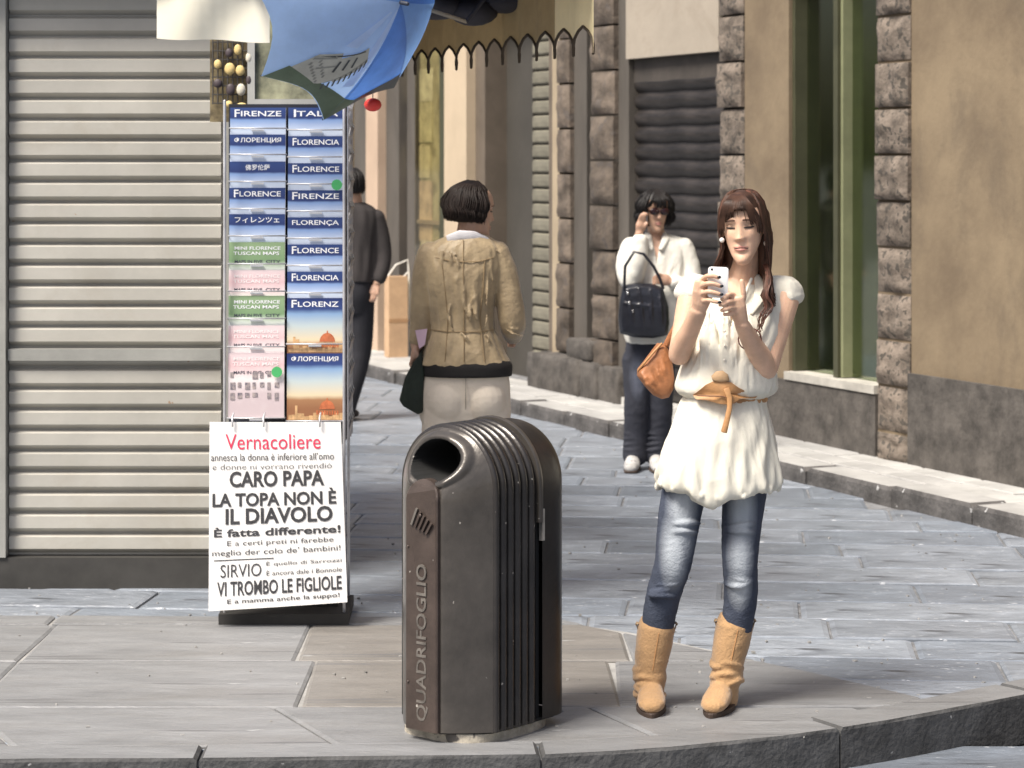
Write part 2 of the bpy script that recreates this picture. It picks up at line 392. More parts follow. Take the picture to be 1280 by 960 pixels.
for k in range(2):
    u = U(1330)+2.5+rng.uniform(0,.3)
    while u > U(300):
        l = rng.uniform(.5,.8); v0, v1 = ((-.02,.19),(.20,.395))[k]
        q = [FP(a, c, 0) for a, c in ((u-l+.005,v0),(u-.005,v0),(u-.005,v1),(u-l+.005,v1))]
        stone('paving_stone', [(p.x, p.y) for p in q], .05, FWZ+rng.uniform(-.002,.002), M_fpave[rng.choice([0,1])], fw)
        u -= l
# ================================================================ BUILDING
B = empty('shop_building', tuple(FP(0,0,0)), 'old brown stone building with shuttered shopfronts along the narrow footway', 'building')
BO = tuple(FP(0,0,0))
def bpart(mb, name, m, parent=B, kind=None, smooth=False):
    o = mb.build(name, m, None, off=BO, smooth=smooth); o.location = (0,0,0); o.parent = parent
    if kind: o['kind'] = kind
    return o
M_plaster = mat('plaster_brown', (.185,.137,.088), .9, .22, 1.6, .25, 30, col2=(.235,.18,.115), grime=((.11,.085,.06), 1.1, .50, .75))
M_plastert = mat('plaster_cream', (.34,.295,.24), .9, .08, 2, .15, 30, grime=((.24,.20,.155), 1.5, .52, .8))
M_stone = mat('rough_stone', (.105,.083,.065), .9, .45, 6, .8, 30, rnd=.22, speck=((.09,.075,.065), 14, .60))
M_quoin = mat('hewn_stone', (.16,.13,.105), .9, .5, 12, .8, 40, rnd=.15, speck=((.07,.06,.05), 24, .56))
M_basest = mat('base_stone', (.075,.067,.060), .9, .45, 7, .8, 26)
M_smooth = mat('smooth_grey_stone', (.085,.074,.063), .85, .2, 2.5, .3, 30, grime=((.05,.043,.037), 1.3, .5, .72), stretch=(1,1,.3))
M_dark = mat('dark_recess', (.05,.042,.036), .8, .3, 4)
M_greyd = mat('grey_door', (.052,.047,.040), .7, .12, 2, .15, 20)
M_cream = mat('cream_pilaster', (.47,.375,.265), .85, .07, 2, .12, 30)
M_pink = mat('pinkish_pilaster', (.46,.34,.25), .85, .08, 2, .12, 30)
M_olive = mat('olive_frame_paint', (.20,.21,.12), .5, .15, 4, .1, 40)
M_olived = mat('dark_olive_paint', (.055,.055,.03), .5, .2, 4)
M_shutd = mat('dark_shutter_steel', (.036,.030,.027), .5, .5, 6, .3, 30, rnd=.18, metal=.3, stretch=(.5,.5,3))
M_shutp = mat('pale_shutter_steel', (.21,.195,.15), .55, .2, 3, .15, 30, metal=.1, rnd=.12, grime=((.10,.09,.07), 5, .5, .75))
M_frame = mat('brown_frame', (.12,.095,.072), .7, .15, 4)
M_strip = mat('pale_trim', (.36,.29,.20), .6, .1, 4)
M_yellow = mat('shop_display_paper', (.40,.35,.20), .7, .35, 4.5, 0, col2=(.60,.55,.34))
HT = 6.2
def wall(x0, x1, z0, z1, v0, v1, name, m, xa=None):
    b = MB(); fbox(b, U(x0), U(x1), v0, v1, z0, z1); return bpart(b, name, m)
# backing wall (behind everything)
b = MB(); fbox(b, UA-8, UB+6, -6, -.50, -.1, HT); bpart(b, 'wall', M_smooth)
b = MB(); fbox(b, U(20), U(440), -.52, 0, FWZ-.05, HT-.01); bpart(b, 'wall', M_plaster)
# upper storey band over the shopfronts
zt = 3.05
b = MB(); fbox(b, U(440)+.001, U(783), -.52, -.012, zt, HT-.01); bpart(b, 'wall', M_smooth)
# shutter header in plaster
zh = Zf(840, 69)
b = MB(); fbox(b, U(783), U(899), -.52, .004, zh, HT-.02); bpart(b, 'wall', M_plastert)
b = MB(); fbox(b, U(930), U(985), -.52, -.006, FWZ-.05, HT-.02); bpart(b, 'wall', M_plaster)
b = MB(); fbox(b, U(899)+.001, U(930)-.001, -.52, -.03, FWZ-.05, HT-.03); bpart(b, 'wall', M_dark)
b = MB(); fbox(b, U(1098), UB+6, -.52, 0, FWZ-.05, HT-.02); bpart(b, 'wall', M_plaster)
b = MB(); fbox(b, U(985)+.001, U(1098)-.001, -.52, -.004, 2.95, HT-.03); bpart(b, 'wall', M_plaster)
# pilasters, frames (left to right)
def strip(x0, x1, v0, v1, m, name, z0=FWZ-.03, z1=3.05-.003):
    b = MB(); fbox(b, U(x0)+.001, U(x1)-.001, v0, v1, z0, z1); return bpart(b, name, m)
strip(440,456,-.5,-.02,M_smooth,'pilaster'); strip(456,461,-.5,-.06,M_frame,'pilaster')
strip(461,476,-.5,.03,M_pink,'pilaster'); strip(476,492,-.5,-.05,M_smooth,'pilaster')
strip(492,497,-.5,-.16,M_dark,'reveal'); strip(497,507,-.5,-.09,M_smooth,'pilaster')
# shop window with yellow papers behind glass
win = strip(507,562,-.5,-.135,M_yellow,'display_panel',.45)
b = MB(); fbox(b, U(507)+.002, U(562)-.002, -.30, -.06, FWZ-.02, .45); bpart(b, 'window_sill', M_basest)
wf = MB(); fbox(wf, U(541), U(548), -.132, -.06, .452, 3.04); wfo = bpart(wf, 'window_frame', M_olived)
b = MB(); fbox(b, U(507)+.003, U(541)-.002, -.09, -.084, .453, 3.04); bpart(b, 'pane', glass('shop_glass', (.95,.93,.85), .05, .06), wfo)
b = MB(); fbox(b, U(548)+.002, U(562)-.003, -.09, -.084, .453, 3.04); bpart(b, 'pane', bpy.data.materials['shop_glass'], wfo)
pap = [(509,541,88,128,(.62,.58,.40)),(512,522,130,160,(.30,.30,.24)),(523,540,128,178,(.55,.50,.30)),(510,538,182,222,(.58,.52,.32)),(511,540,226,300,(.60,.47,.32)),(513,525,306,345,(.36,.28,.20)),(527,540,300,340,(.62,.55,.42)),(550,561,90,200,(.60,.52,.36)),(550,561,206,300,(.50,.44,.34))]
for i, (x0, x1, y0, y1, c) in enumerate(pap):
    b = MB(); fbox(b, U(x0,-.13), U(x1,-.13), -.134, -.129+.0006*i, Zf(x0,y1,-.13), Zf(x0,y0,-.13)); bpart(b, 'poster', mat('window_poster_%d' % i, c, .6, .3, 9), win)
for x0, x1, y0, y1 in ((516,533,384,390),(520,562,274,279)):
    b = MB(); fbox(b, max(U(x0,-.12),U(507)+.01), min(U(x1,-.12),U(562)-.01), -.134, -.10, Zf(x0,y1,-.12), Zf(x0,y0,-.12)); bpart(b, 'shelf', M_strip, win)
strip(562,590,-.5,.05,M_cream,'pilaster'); strip(590,602,-.5,-.03,M_frame,'pilaster')
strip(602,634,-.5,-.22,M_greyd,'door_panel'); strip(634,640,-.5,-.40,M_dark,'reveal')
# pale roller shutter
b = MB(); fbox(b, U(640)+.002, U(677)-.002, -.49, -.20, FWZ-.03, 3.04); sh = bpart(b, 'roller_shutter', M_dark)
pitch = 18.6/ (F/FP(U(658),0,0).y); z = FWZ+.12; msl = None
while z < 2.95:
    c = (U(640)+U(677))/2; hw = (U(677)-U(640))/2-.004
    if msl is None:
        s_ = MB(); rows = []
        for uu in (c-hw, c+hw):
            rows.append([FP(uu, -.20+vv, zz*(pitch-.012)) for zz, vv in ((0,0),(.04,.018),(.14,.026),(.5,.029),(.88,.026),(.96,.016),(1,0))])
        s_.grid(rows); n0 = len(s_.v)
        s_.v = [tuple(Vector(q)-Vector(BO)) for q in s_.v]
        o = s_.build('slat', M_shutp); msl = o.data
    else: o = bpy.data.objects.new('slat', msl); COL.objects.link(o)
    o.parent = sh; o.location = (0,0,z); z += pitch
b = MB(); fbox(b, U(640)+.002, U(677)-.002, -.2, -.13, FWZ-.02, FWZ+.10); bpart(b, 'threshold', M_strip)
strip(677,688,-.5,-.06,M_frame,'pilaster'); strip(688,697,-.5,-.015,M_strip,'pilaster')
# rusticated piers
def blocks(x0, x1, vb, vf, pitch_px, y0, m, ch=.02, jit=.012, seed=1, zmax=3.4, zmin=FWZ-.02):
    rg = random.Random(seed); s = F/FP(U((x0+x1)/2),0,0).y; h = pitch_px/s; z = Zf(x0, y0)
    while z > zmin+.02: z -= h
    z = max(z, zmin-.2)
    while z < zmax:
        za, zb = max(z+.008, zmin), min(z+h-.008, zmax)
        if zb-za > .04:
            bk = MB(); j = rg.uniform(-jit, jit)
            # cushion with a rough, subdivided face
            u0, u1 = U(x0)+.003, U(x1)-.003; n = 9; rows = []
            front = vf+j
            for a in range(n+1):
                r_ = []
                for c in range(n+1):
                    fa, fc = a/n, c/n; ed = min(fa, 1-fa, fc, 1-fc)
                    dd = 0 if ed == 0 else ch*min(1, ed/.15)*(.75+.95*noise.noise(Vector((u0*3+fa*3+seed, z*7+fc*2, seed)))+.35*noise.noise(Vector((u0*9+fa*9+seed, z*7+fc*6, seed))))
                    r_.append(FP(lerp(u0,u1,fc), front-ch+dd, lerp(za,zb,fa)))
                rows.append(r_)
            bk.grid(rows)
            bk.add([FP(u0,vb,za),FP(u1,vb,za),FP(u1,vb,zb),FP(u0,vb,zb),FP(u0,front-ch,za),FP(u1,front-ch,za),FP(u1,front-ch,zb),FP(u0,front-ch,zb)],
                   [(0,1,5,4),(1,2,6,5),(2,3,7,6),(3,0,4,7)])
            bpart(bk, 'stone_block', m, smooth=True).data.set_sharp_from_angle(angle=R(60))
        z += h
blocks(697,713,-.5,.03,56,161,M_stone,.028,.012,1)
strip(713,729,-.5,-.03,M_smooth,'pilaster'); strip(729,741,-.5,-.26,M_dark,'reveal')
blocks(741,770,-.5,.05,56,161,M_stone,.035,.015,2)
strip(770,783,-.5,-.02,M_smooth,'pilaster')
blocks(899.5,930,-.029,.045,58,136,M_quoin,.035,.015,3)
blocks(1098,1140,.001,.05,58,136,M_quoin,.035,.015,4)
# dark roller shutter
b = MB(); fbox(b, U(783)+.002, U(899)-.002, -.49, -.085, FWZ-.03, zh-.002); sh2 = bpart(b, 'roller_shutter', M_dark)
ms2 = None; z = FWZ+.06; pt_ = .118
while z < zh-.16:
    if ms2 is None:
        s_ = MB(); rows = []
        for q in range(13):
            uu = lerp(U(783)+.02, U(899)-.012, q/12)
            rows.append([FP(uu, -.082+.030*math.sin(math.pi*min(k/9,1))**.7+.004*noise.noise(Vector((q,k,0))), (k/10)*pt_+.003*math.sin(q*1.3)) for k in range(11)])
        s_.grid(rows); s_.v = [tuple(Vector(q)-Vector(BO)) for q in s_.v]
        o = s_.build('slat', M_shutd, smooth=True); ms2 = o.data
    else: o = bpy.data.objects.new('slat', ms2); COL.objects.link(o)
    o.parent = sh2; o.location = (0,0,z); z += pt_
b = MB(); fbox(b, U(783)+.01, U(899)-.01, -.085, -.055, zh-.17, zh-.003); bpart(b, 'shutter_box', M_dark, sh2)
b = MB(); fbox(b, U(760), U(899), -.08, .07, FWZ-.01, FWZ+.05); bpart(b, 'doorstep', mat('doorstep_stone', (.42,.41,.39), .7, .2, 5, .2, 40))
# projecting foot stones of the pier
def rough_block(px0, px1, v0, v1, z0, z1, seed):
    bk = MB(); n = 7; u0, u1 = U(px0, v1), U(px1, v1); pts = []
    bk.v = []; vs = []; 
    c = FP((u0+u1)/2, (v0+v1)/2, (z0+z1)/2)
    bm = bmesh.new(); bmesh.ops.create_cube(bm, size=1); bmesh.ops.subdivide_edges(bm, edges=bm.edges[:], cuts=6, use_grid_fill=True)
    for q in bm.verts:
        k = Vector(q.co); l = max(abs(k.x), abs(k.y), abs(k.z)); r_ = k.length
        f = 1-.10*max(0, (r_-.5)/.366); k = k*f
        k += Vector((noise.noise(k*5+Vector((seed,0,0))), noise.noise(k*5+Vector((0,seed,0))), noise.noise(k*5+Vector((0,0,seed)))))*.045
        vs.append(FP(lerp(u0,u1,k.x+.5), lerp(v0,v1,k.y+.5), lerp(z0,z1,k.z+.5)))
    bm.verts.index_update(); fs = [[x.index for x in f.verts] for f in bm.faces]; bm.free()
    bk.add(vs, fs); return bpart(bk, 'stone_block', M_basest, smooth=True)
rough_block(655,722,-.12,.14,.05,.36,1.3); rough_block(722,744,-.1,.12,.05,.35,4.1); rough_block(706,738,-.12,.08,.34,.50,7.7); rough_block(744,772,-.1,.10,.05,.34,9.2)
# olive shop window at the right
b = MB(); fbox(b, U(985)+.002, U(1098)-.002, -.49, -.32, .5, 2.948); disp = bpart(b, 'display_panel', mat('window_backdrop', (.24,.27,.17), .8, .3, 2.5, grime=((.06,.07,.045), 1.6, .5, .7)))
for x0, x1, z1_ in ((985,989,2.94),(1036,1042,2.94),(1092,1098,2.94)):
    b = MB(); fbox(b, U(x0)+.003, U(x1)-.002, -.32, -.03, .502, z1_); bpart(b, 'window_frame', M_olived)
ofr = MB(); fbox(ofr, U(1033), U(1036), -.32, -.05, .503, 2.939); fbox(ofr, U(1042), U(1045), -.32, -.05, .503, 2.939); of = bpart(ofr, 'window_frame', M_olive)
for x0, x1 in ((989.3,1032.7),(1045.3,1091.7)):
    b = MB(); fbox(b, U(x0), U(x1), -.12, -.113, .505, 2.938); bpart(b, 'pane', glass('olive_glass', (.75,.80,.68), .06, .10) if 'olive_glass' not in bpy.data.materials else bpy.data.materials['olive_glass'], of)
b = MB(); fbox(b, U(985)+.001, U(1098)-.001, -.4, .03, .45, .498); bpart(b, 'window_sill', mat('sill_stone', (.42,.40,.36), .7, .2, 5, .2, 40))
b = MB(); fbox(b, U(930)+.001, U(1098)-.003, -.005, .02, FWZ-.02, .447); bpart(b, 'plinth', M_basest)
b = MB(); fbox(b, U(1140)+.001, UB+6, 0.001, .03, FWZ-.02, .6); bpart(b, 'plinth', M_basest)
# tall parcel and rope handle leaning by the shop
M_card = mat('brown_cardboard', (.50,.33,.20), .85, .12, 6, .1, 50)
pc = FP(U(495,.10), .10, FWZ)
k = MB(); hw = .085
for z0, z1, m_ in ((0,.70,0),): k.box((-hw,-.07,z0), (hw,.07,z1))
box = empty('tall_box', tuple(pc), 'tall narrow brown cardboard box standing on the footway against the shop', 'box')
box.rotation_euler.z = R(20)
k.build('carton', M_card, box)
k = MB(); k.box((-hw-.002,-.072,.30), (hw+.002,-.070,.335)); k.build('tape', mat('parcel_tape', (.40,.24,.13), .3, .1, 5), box)
k = MB(); k.tube([(-hw+.01,0,.70),(0,-.0,.80),(hw+.02,0,.84),(hw+.03,0,.74),(hw-.01,0,.70)], .007, 6); k.tube([(hw+.03,0,.74),(hw+.035,0,.5),(hw+.03,0,.32)], .007, 6); k.build('string_handle', mat('white_string', (.75,.73,.68), .8, .1, 8), box, smooth=True)

# loose grit and chips on the road and pavement
rng = random.Random(44); gm = MB()
for k in range(320):
    y = rng.uniform(7.5,15)**1.0; x = rng.uniform(-.21,.21)*y+rng.uniform(-.1,.1); z = 0.0 if inside((x,y), walkpoly) else -.012
    r_ = rng.uniform(.003,.009); a = rng.uniform(0,3); p = [(x+math.cos(a+q)*r_*rng.uniform(.6,1.2), y+math.sin(a+q)*r_*rng.uniform(.6,1.2)) for q in (0,1.4,2.9,4.4)]
    gm.prism(p, z-.002, z+rng.uniform(.002,.006))
gm_o = gm.build('grit', mat('pale_grit', (.26,.255,.245), .8, .6, 3)); gm_o['kind'] = 'stuff'
# ================================================================ LITTER BIN
M_bin = mat('bin_paint', (.072,.064,.057), .28, .28, 5, .12, 45, metal=.35, spec=.6, speck=((.40,.37,.33), 38, .735))
M_binshade = mat('bin_rear_shade', (.018,.016,.016), .34, .25, 5, .1, 45, metal=.35, speck=((.35,.33,.30), 40, .745))  # same bin paint darkened: shade of the rear painted in
M_binp = mat('bin_panel_paint', (.072,.054,.046), .38, .25, 8, .15, 60, metal=.3, speck=((.45,.42,.38), 34, .72))
M_black = mat('black_inside', (.008,.008,.008), .9, .2, 4)
TH = R(40)
bin_ = empty('litter_bin', (-.2025, 7.518, 0), 'dark bronze cast metal litter bin with arched ribbed body and round mouth on the pavement', 'litter bin', rz=-TH)
W2, SP, ZB = .19, .775, .035              # half width, spring height, bottom
def arch(r, dz=0, n=26, zb=ZB, nv=10):
    """outline of the arch: right foot, up, over, down to left foot"""
    pts = [(r, lerp(zb, SP, k/nv)) for k in range(nv)]
    pts += [(r*math.cos(math.pi*k/n), SP+r*math.sin(math.pi*k/n)) for k in range(n+1)]
    pts += [(-r, lerp(SP, zb, (k+1)/nv)) for k in range(nv)]
    return pts
# ribbed shell
b = MB(); rows = []; NR = 6; LR = .205
for i in range(NR*10+1):
    y = LR*i/(NR*10); ph = (i % 10)/10
    r = W2 + .010*max(0, math.sin(math.pi*min(1, ph/.70)))**.5 if ph < .70 else W2-.007
    if i == 0: r = W2-.004
    rows.append([(x, y, z) for x, z in arch(r)])
b.grid(rows); b.build('ribbed_shell', mat('bin_rib_shade', (.036,.032,.030), .26, .28, 5, .12, 45, metal=.35, spec=.6, speck=((.40,.37,.33), 38, .72)), bin_, smooth=True, sharp=50)  # ribs: bin paint darkened to paint in the shaded side
# raised flange and slot behind the ribs
b = MB(); rows = []
for y, r in ((LR,W2-.004),(LR,W2+.014),(LR+.007,W2+.017),(LR+.016,W2+.017),(LR+.022,W2+.012),(LR+.022,W2-.006)):
    rows.append([(x, y, z) for x, z in arch(r, zb=.66, nv=3)])
b.grid(rows); b.build('flange', M_bin, bin_, smooth=True, sharp=40)
b = MB(); b.grid([[(x, y, z) for x, z in arch(r)] for y, r in ((LR,W2-.012),(LR+.03,W2-.012))]); b.build('seam', M_black, bin_)
# smooth rear shell with rounded back
b = MB(); rows = []
LB = .392
for i in range(18):
    t = i/17; y = LR+.03 + (LB-LR-.03)*min(1, t*1.0)
    e = max(0, (t-.35)/.65); r = W2+.002 - .10*(1-math.sqrt(max(0, 1-e**2.6)))
    rows.append([(x, y, z) for x, z in arch(r)])
b.grid(rows); last = rows[-1]; c0 = len(b.v); b.v += [q for q in last]; b.v.append((0, LB+.004, .5)); n = len(last)
for k in range(n-1): b.f.append((c0+k, c0+k+1, c0+n)); b.m.append(0)
b.f.append((c0+n-1, c0, c0+n)); b.m.append(0)
b.build('rear_shell', M_binshade, bin_, smooth=True, sharp=45)
# front: height field over the arch, mouth pushed in, lip raised
HZC, HRX, HRZ = .864, .102, .068
def front_y(x, z):
    h = W2-.002 if z <= SP else math.sqrt(max(1e-6, (W2-.002)**2-(z-SP)**2))
    a = min(1, abs(x)/max(h, 1e-4)); e = .37
    gx = 1 if a < e else 1-((a-e)/(1-e))**1.25
    tz = 1.0 if z < .74 else max(0, 1-((z-.74)/.235)**1.5)
    y = -.108*gx*tz
    return y
b = MB(); rows = []; NX, NZ = 90, 120
zs = [lerp(ZB, .70, k/24) for k in range(24)] + [lerp(.70, SP+W2-.003, k/NZ) for k in range(NZ+1)]
inner = []
for z in zs:
    h = W2-.002 if z <= SP else math.sqrt(max(1e-6, (W2-.002)**2-(z-SP)**2)); row = []
    for i in range(NX+1):
        x = lerp(-h, h, i/NX); y = front_y(x, z)
        d = math.sqrt((x/HRX)**2+((z-HZC)/HRZ)**2)
        if d < .93: y = y*(1-min(1,(.93-d)/.05)) + .14*min(1, (.93-d)/.05)
        elif d < 1.3: y = y - .010*math.sin(math.pi*(d-.93)/.37)
        row.append((x, y, z))
    rows.append(row)
b.grid(rows)
o = b.build('front_shell', [M_bin, M_black], bin_, smooth=True, sharp=60)
for p in o.data.polygons:
    c = p.center; d = math.sqrt((c.x/HRX)**2+((c.z-HZC)/HRZ)**2)
    if d < .97: p.material_index = 1
# bottom closing plate
b = MB(); pl = [(W2-.005,0),(.07,-.106),(-.07,-.106),(-W2+.005,0),(-W2+.005,.30),(-.09,.365),(.09,.365),(W2-.005,.30)]
b.prism(list(reversed(pl)), ZB-.004, ZB+.004); b.build('bottom_plate', M_black, bin_)
# centre panel with rounded head
b = MB(); pw, ph_ = .066, .815
out = [(-pw, ZB)] + [(-pw*math.cos(math.pi*k/16), ph_-pw+pw*math.sin(math.pi*k/16)*.95) for k in range(17)] + [(pw, ZB)]
fr = [(x, min(front_y(x, z), -.02)-.012, z) for x, z in out]; bk = [(x, front_y(x, z)+.012, z) for x, z in out]
frc = [(x*.93, front_y(x*.93, z)-.016, z if z > .1 else z) for x, z in out]
n = len(out); b.v = fr+bk+frc
for k in range(n): j = (k+1) % n; b.f += [(k, j, n+j, n+k), (2*n+k, 2*n+j, j, k)]; b.m += [0, 0]
b.f.append(tuple(2*n+k for k in range(n))); b.m.append(0)
pan = b.build('centre_panel', M_binp, bin_)
# raised lettering reading upward, and the slanted bar emblem
lt = MB(); vs, fs = text_geo('QUADRIFOGLIO', .012)
x0 = min(q[0] for q in vs); x1 = max(q[0] for q in vs); y0 = min(q[1] for q in vs); y1 = max(q[1] for q in vs)
def upw(q): return (.030-(q[1]-y0)/(y1-y0)*.048, (q[0]-x0)/(x1-x0)*.485+.065)
base = [upw(q) for q in vs]; m_ = len(base)
lt.v = [(x, -.1255, z) for x, z in base] + [(x, -.121, z) for x, z in base]; lt.f = list(fs); lt.m = [0]*len(fs)
ec = {}
for f in fs:
    for i in range(len(f)):
        e = (f[i], f[(i+1) % len(f)]); ec[tuple(sorted(e))] = ec.get(tuple(sorted(e)), []) + [e]
for k_, es in ec.items():
    if len(es) == 1: a_, c_ = es[0]; lt.f.append((c_, a_, m_+a_, m_+c_)); lt.m.append(0)
lt.build('raised_lettering', mat('worn_lettering', (.15,.135,.12), .45, .35, 30, metal=.3), pan)
for k in range(5):
    b = MB(); 
    p = [(-.034+k*.012, .665+k*.009*.3-.012*k*0), (-.028+k*.012, .665+k*.003)]
    z0 = .640-.006*k; l = .075-.006*k
    b.v = [(x, y, z) for y in (-.127, -.121) for x, z in ((-.042+k*.015, z0+.030),(-.035+k*.015, z0+.027),(-.012+k*.015*1.0, z0+.027+l*.7),(-.019+k*.015, z0+.030+l*.7))]
    b.f = [(0,1,2,3),(0,4,5,1),(1,5,6,2),(2,6,7,3),(3,7,4,0)]; b.m = [0]*5
    b.build('emblem_bar', M_binp if k else bpy.data.materials['worn_lettering'], pan)
b = MB(); b.box((-.050,-.1275,.725), (.030,-.121,.733)); b.xf(Matrix.Translation((0,0,0)) @ Matrix.Rotation(0,4,'Y'))
# rivets, hinge and side latch
for z in (.70,.60,.18):
    b = MB(); b.ball((.0, -.1265, z), (.005,.004,.005), 8, 6) if z == .70 else b.ball((-.052, -.1255, z), (.004,.003,.004), 8, 6); b.build('rivet', M_binp, pan)
b = MB(); b.box((W2-.004,LR+.021,.60), (W2+.010,LR+.033,.70)); b.build('latch', mat('bare_steel', (.45,.43,.40), .4, .3, 20, metal=.6), bin_)
b = MB(); b.box((-.06,LB-.01,.50), (.06,LB+.022,.76)); b.build('hinge_cover', M_binshade, bin_)
# pale concrete foot
b = MB(); ring = []
for k in range(40):
    a = 2*math.pi*k/40; ring.append((.185*math.copysign(abs(math.cos(a))**.6, math.cos(a)), .135+.215*math.copysign(abs(math.sin(a))**.7, math.sin(a))))
b.prism(ring, 0, .034, .006, .006); b.build('concrete_foot', mat('concrete_foot', (.42,.38,.31), .85, .35, 14, .4, 60, speck=((.12,.11,.10), 16, .58)), bin_)
# ================================================================ POSTCARD RACK
RK = Vector((-.88, 9.35, 0))
M_wire = mat('rack_wire', (.55,.55,.57), .35, .2, 8, metal=.5)
M_rackdark = mat('rack_back', (.02,.022,.035), .7, .3, 4)
rack = empty('postcard_rack', tuple(RK), 'tall white wire rack holding two columns of guide books beside the news stand', 'display rack', rz=R(1))
def rbuild(b, name, m, parent, smooth=False): return b.build(name, m, parent, smooth=smooth)
X0, X1 = -.238, .226                       # rack width, local
b = MB(); b.box((X0+.005,.10,.68), (X1-.005,.33,2.02)); rbuild(b, 'back_panel', M_rackdark, rack)
b = MB(); b.box((X0+.03,.10,.04), (X1-.03,.32,.16)); b.box((X0-.02,-.05,.0), (X1+.02,.36,.04)); rbuild(b, 'foot', mat('rack_foot_shade', (.03,.028,.026), .7, .3, 5), rack)  # rack base; its dark colour stands in for the shadow below the poster
for x in (X0, X1):
    for y in (-.01,.34):
        b = MB(); b.tube([(x,y,.04),(x,y,2.03)], .006, 8); rbuild(b, 'upright', M_wire, rack, True)
b = MB(); 
z = .72
while z < 2.02:                             # side lattice: slanted wire zigzag
    for y in (.02,.12,.22): b.tube([(X1+.012,y,z),(X1+.022,y+.08,z+.055)], .004, 5, cap=False); b.tube([(X1+.022,y+.08,z+.055),(X1+.012,y,z+.10)], .004, 5, cap=False)
    z += .105
for y in (.0,.11,.22,.33): b.tube([(X1+.014,y,.70),(X1+.014,y,2.02)], .004, 5)
o = rbuild(b, 'side_lattice', M_wire, rack, True)
def zr(py): return CH-(py-HZ)*RK.y/F
navy = (.025,.05,.16); 
M_bk = ramp_mat('cover_sky_print', [(0,(.62,.68,.80)),(.42,(.60,.68,.82)),(.70,(.22,.34,.62)),(.745,(.03,.05,.17)),(1,(.04,.075,.23))], -.16, 0, .3, var=.05, nscale=14)
M_bkd = ramp_mat('cover_cathedral_print', [(0,(.30,.14,.07)),(.16,(.38,.20,.10)),(.24,(.74,.62,.42)),(.5,(.52,.60,.62)),(.72,(.24,.38,.60)),(.80,(.04,.07,.22)),(1,(.03,.05,.18))], -.215, 0, .3, var=.05, nscale=12)
M_bkp = ramp_mat('map_pink_print', [(0,(.60,.50,.52)),(.35,(.80,.74,.74)),(.7,(.72,.50,.52)),(1,(.80,.66,.68))], -.16, 0, .3, var=.2, nscale=22)
M_bkg = ramp_mat('map_green_print', [(0,(.20,.22,.40)),(.35,(.62,.68,.62)),(.55,(.20,.32,.17)),(1,(.30,.42,.24))], -.16, 0, .3, var=.15, nscale=22)
M_ink = mat('white_print', (.86,.87,.90), .4, .04, 30); M_inkd = mat('dark_print', (.06,.06,.09), .5, .15, 30); M_inkp = mat('pale_pink_print', (.87,.80,.80), .5, .05, 20)
M_pages = mat('page_edges', (.75,.73,.68), .7, .1, 50)
M_terra = mat('terracotta_print', (.52,.15,.06), .5, .25, 40); M_ochre = mat('ochre_print', (.58,.36,.18), .5, .3, 40); M_mauve = mat('grey_photo_print', (.25,.23,.30), .5, .5, 60, col2=(.45,.38,.36))
def smallcaps(mb, s, x0, x1, zb, zc, y, mi=0):
    """first letter taller than the rest, as on the guide covers"""
    w0 = (.25 if s[0] == 'I' else .75) if s[0] in 'FI' else 1.1; n = len(s); unit = (x1-x0)/(n-1+w0*1.25)
    text_fit(mb, s[0], x0, x0+unit*w0*1.05, zb-.003, zc+.004, y, .012, mi)
    text_fit(mb, s[1:], x0+unit*w0*1.25, x1, zb, zc-.002, y, .012, mi)
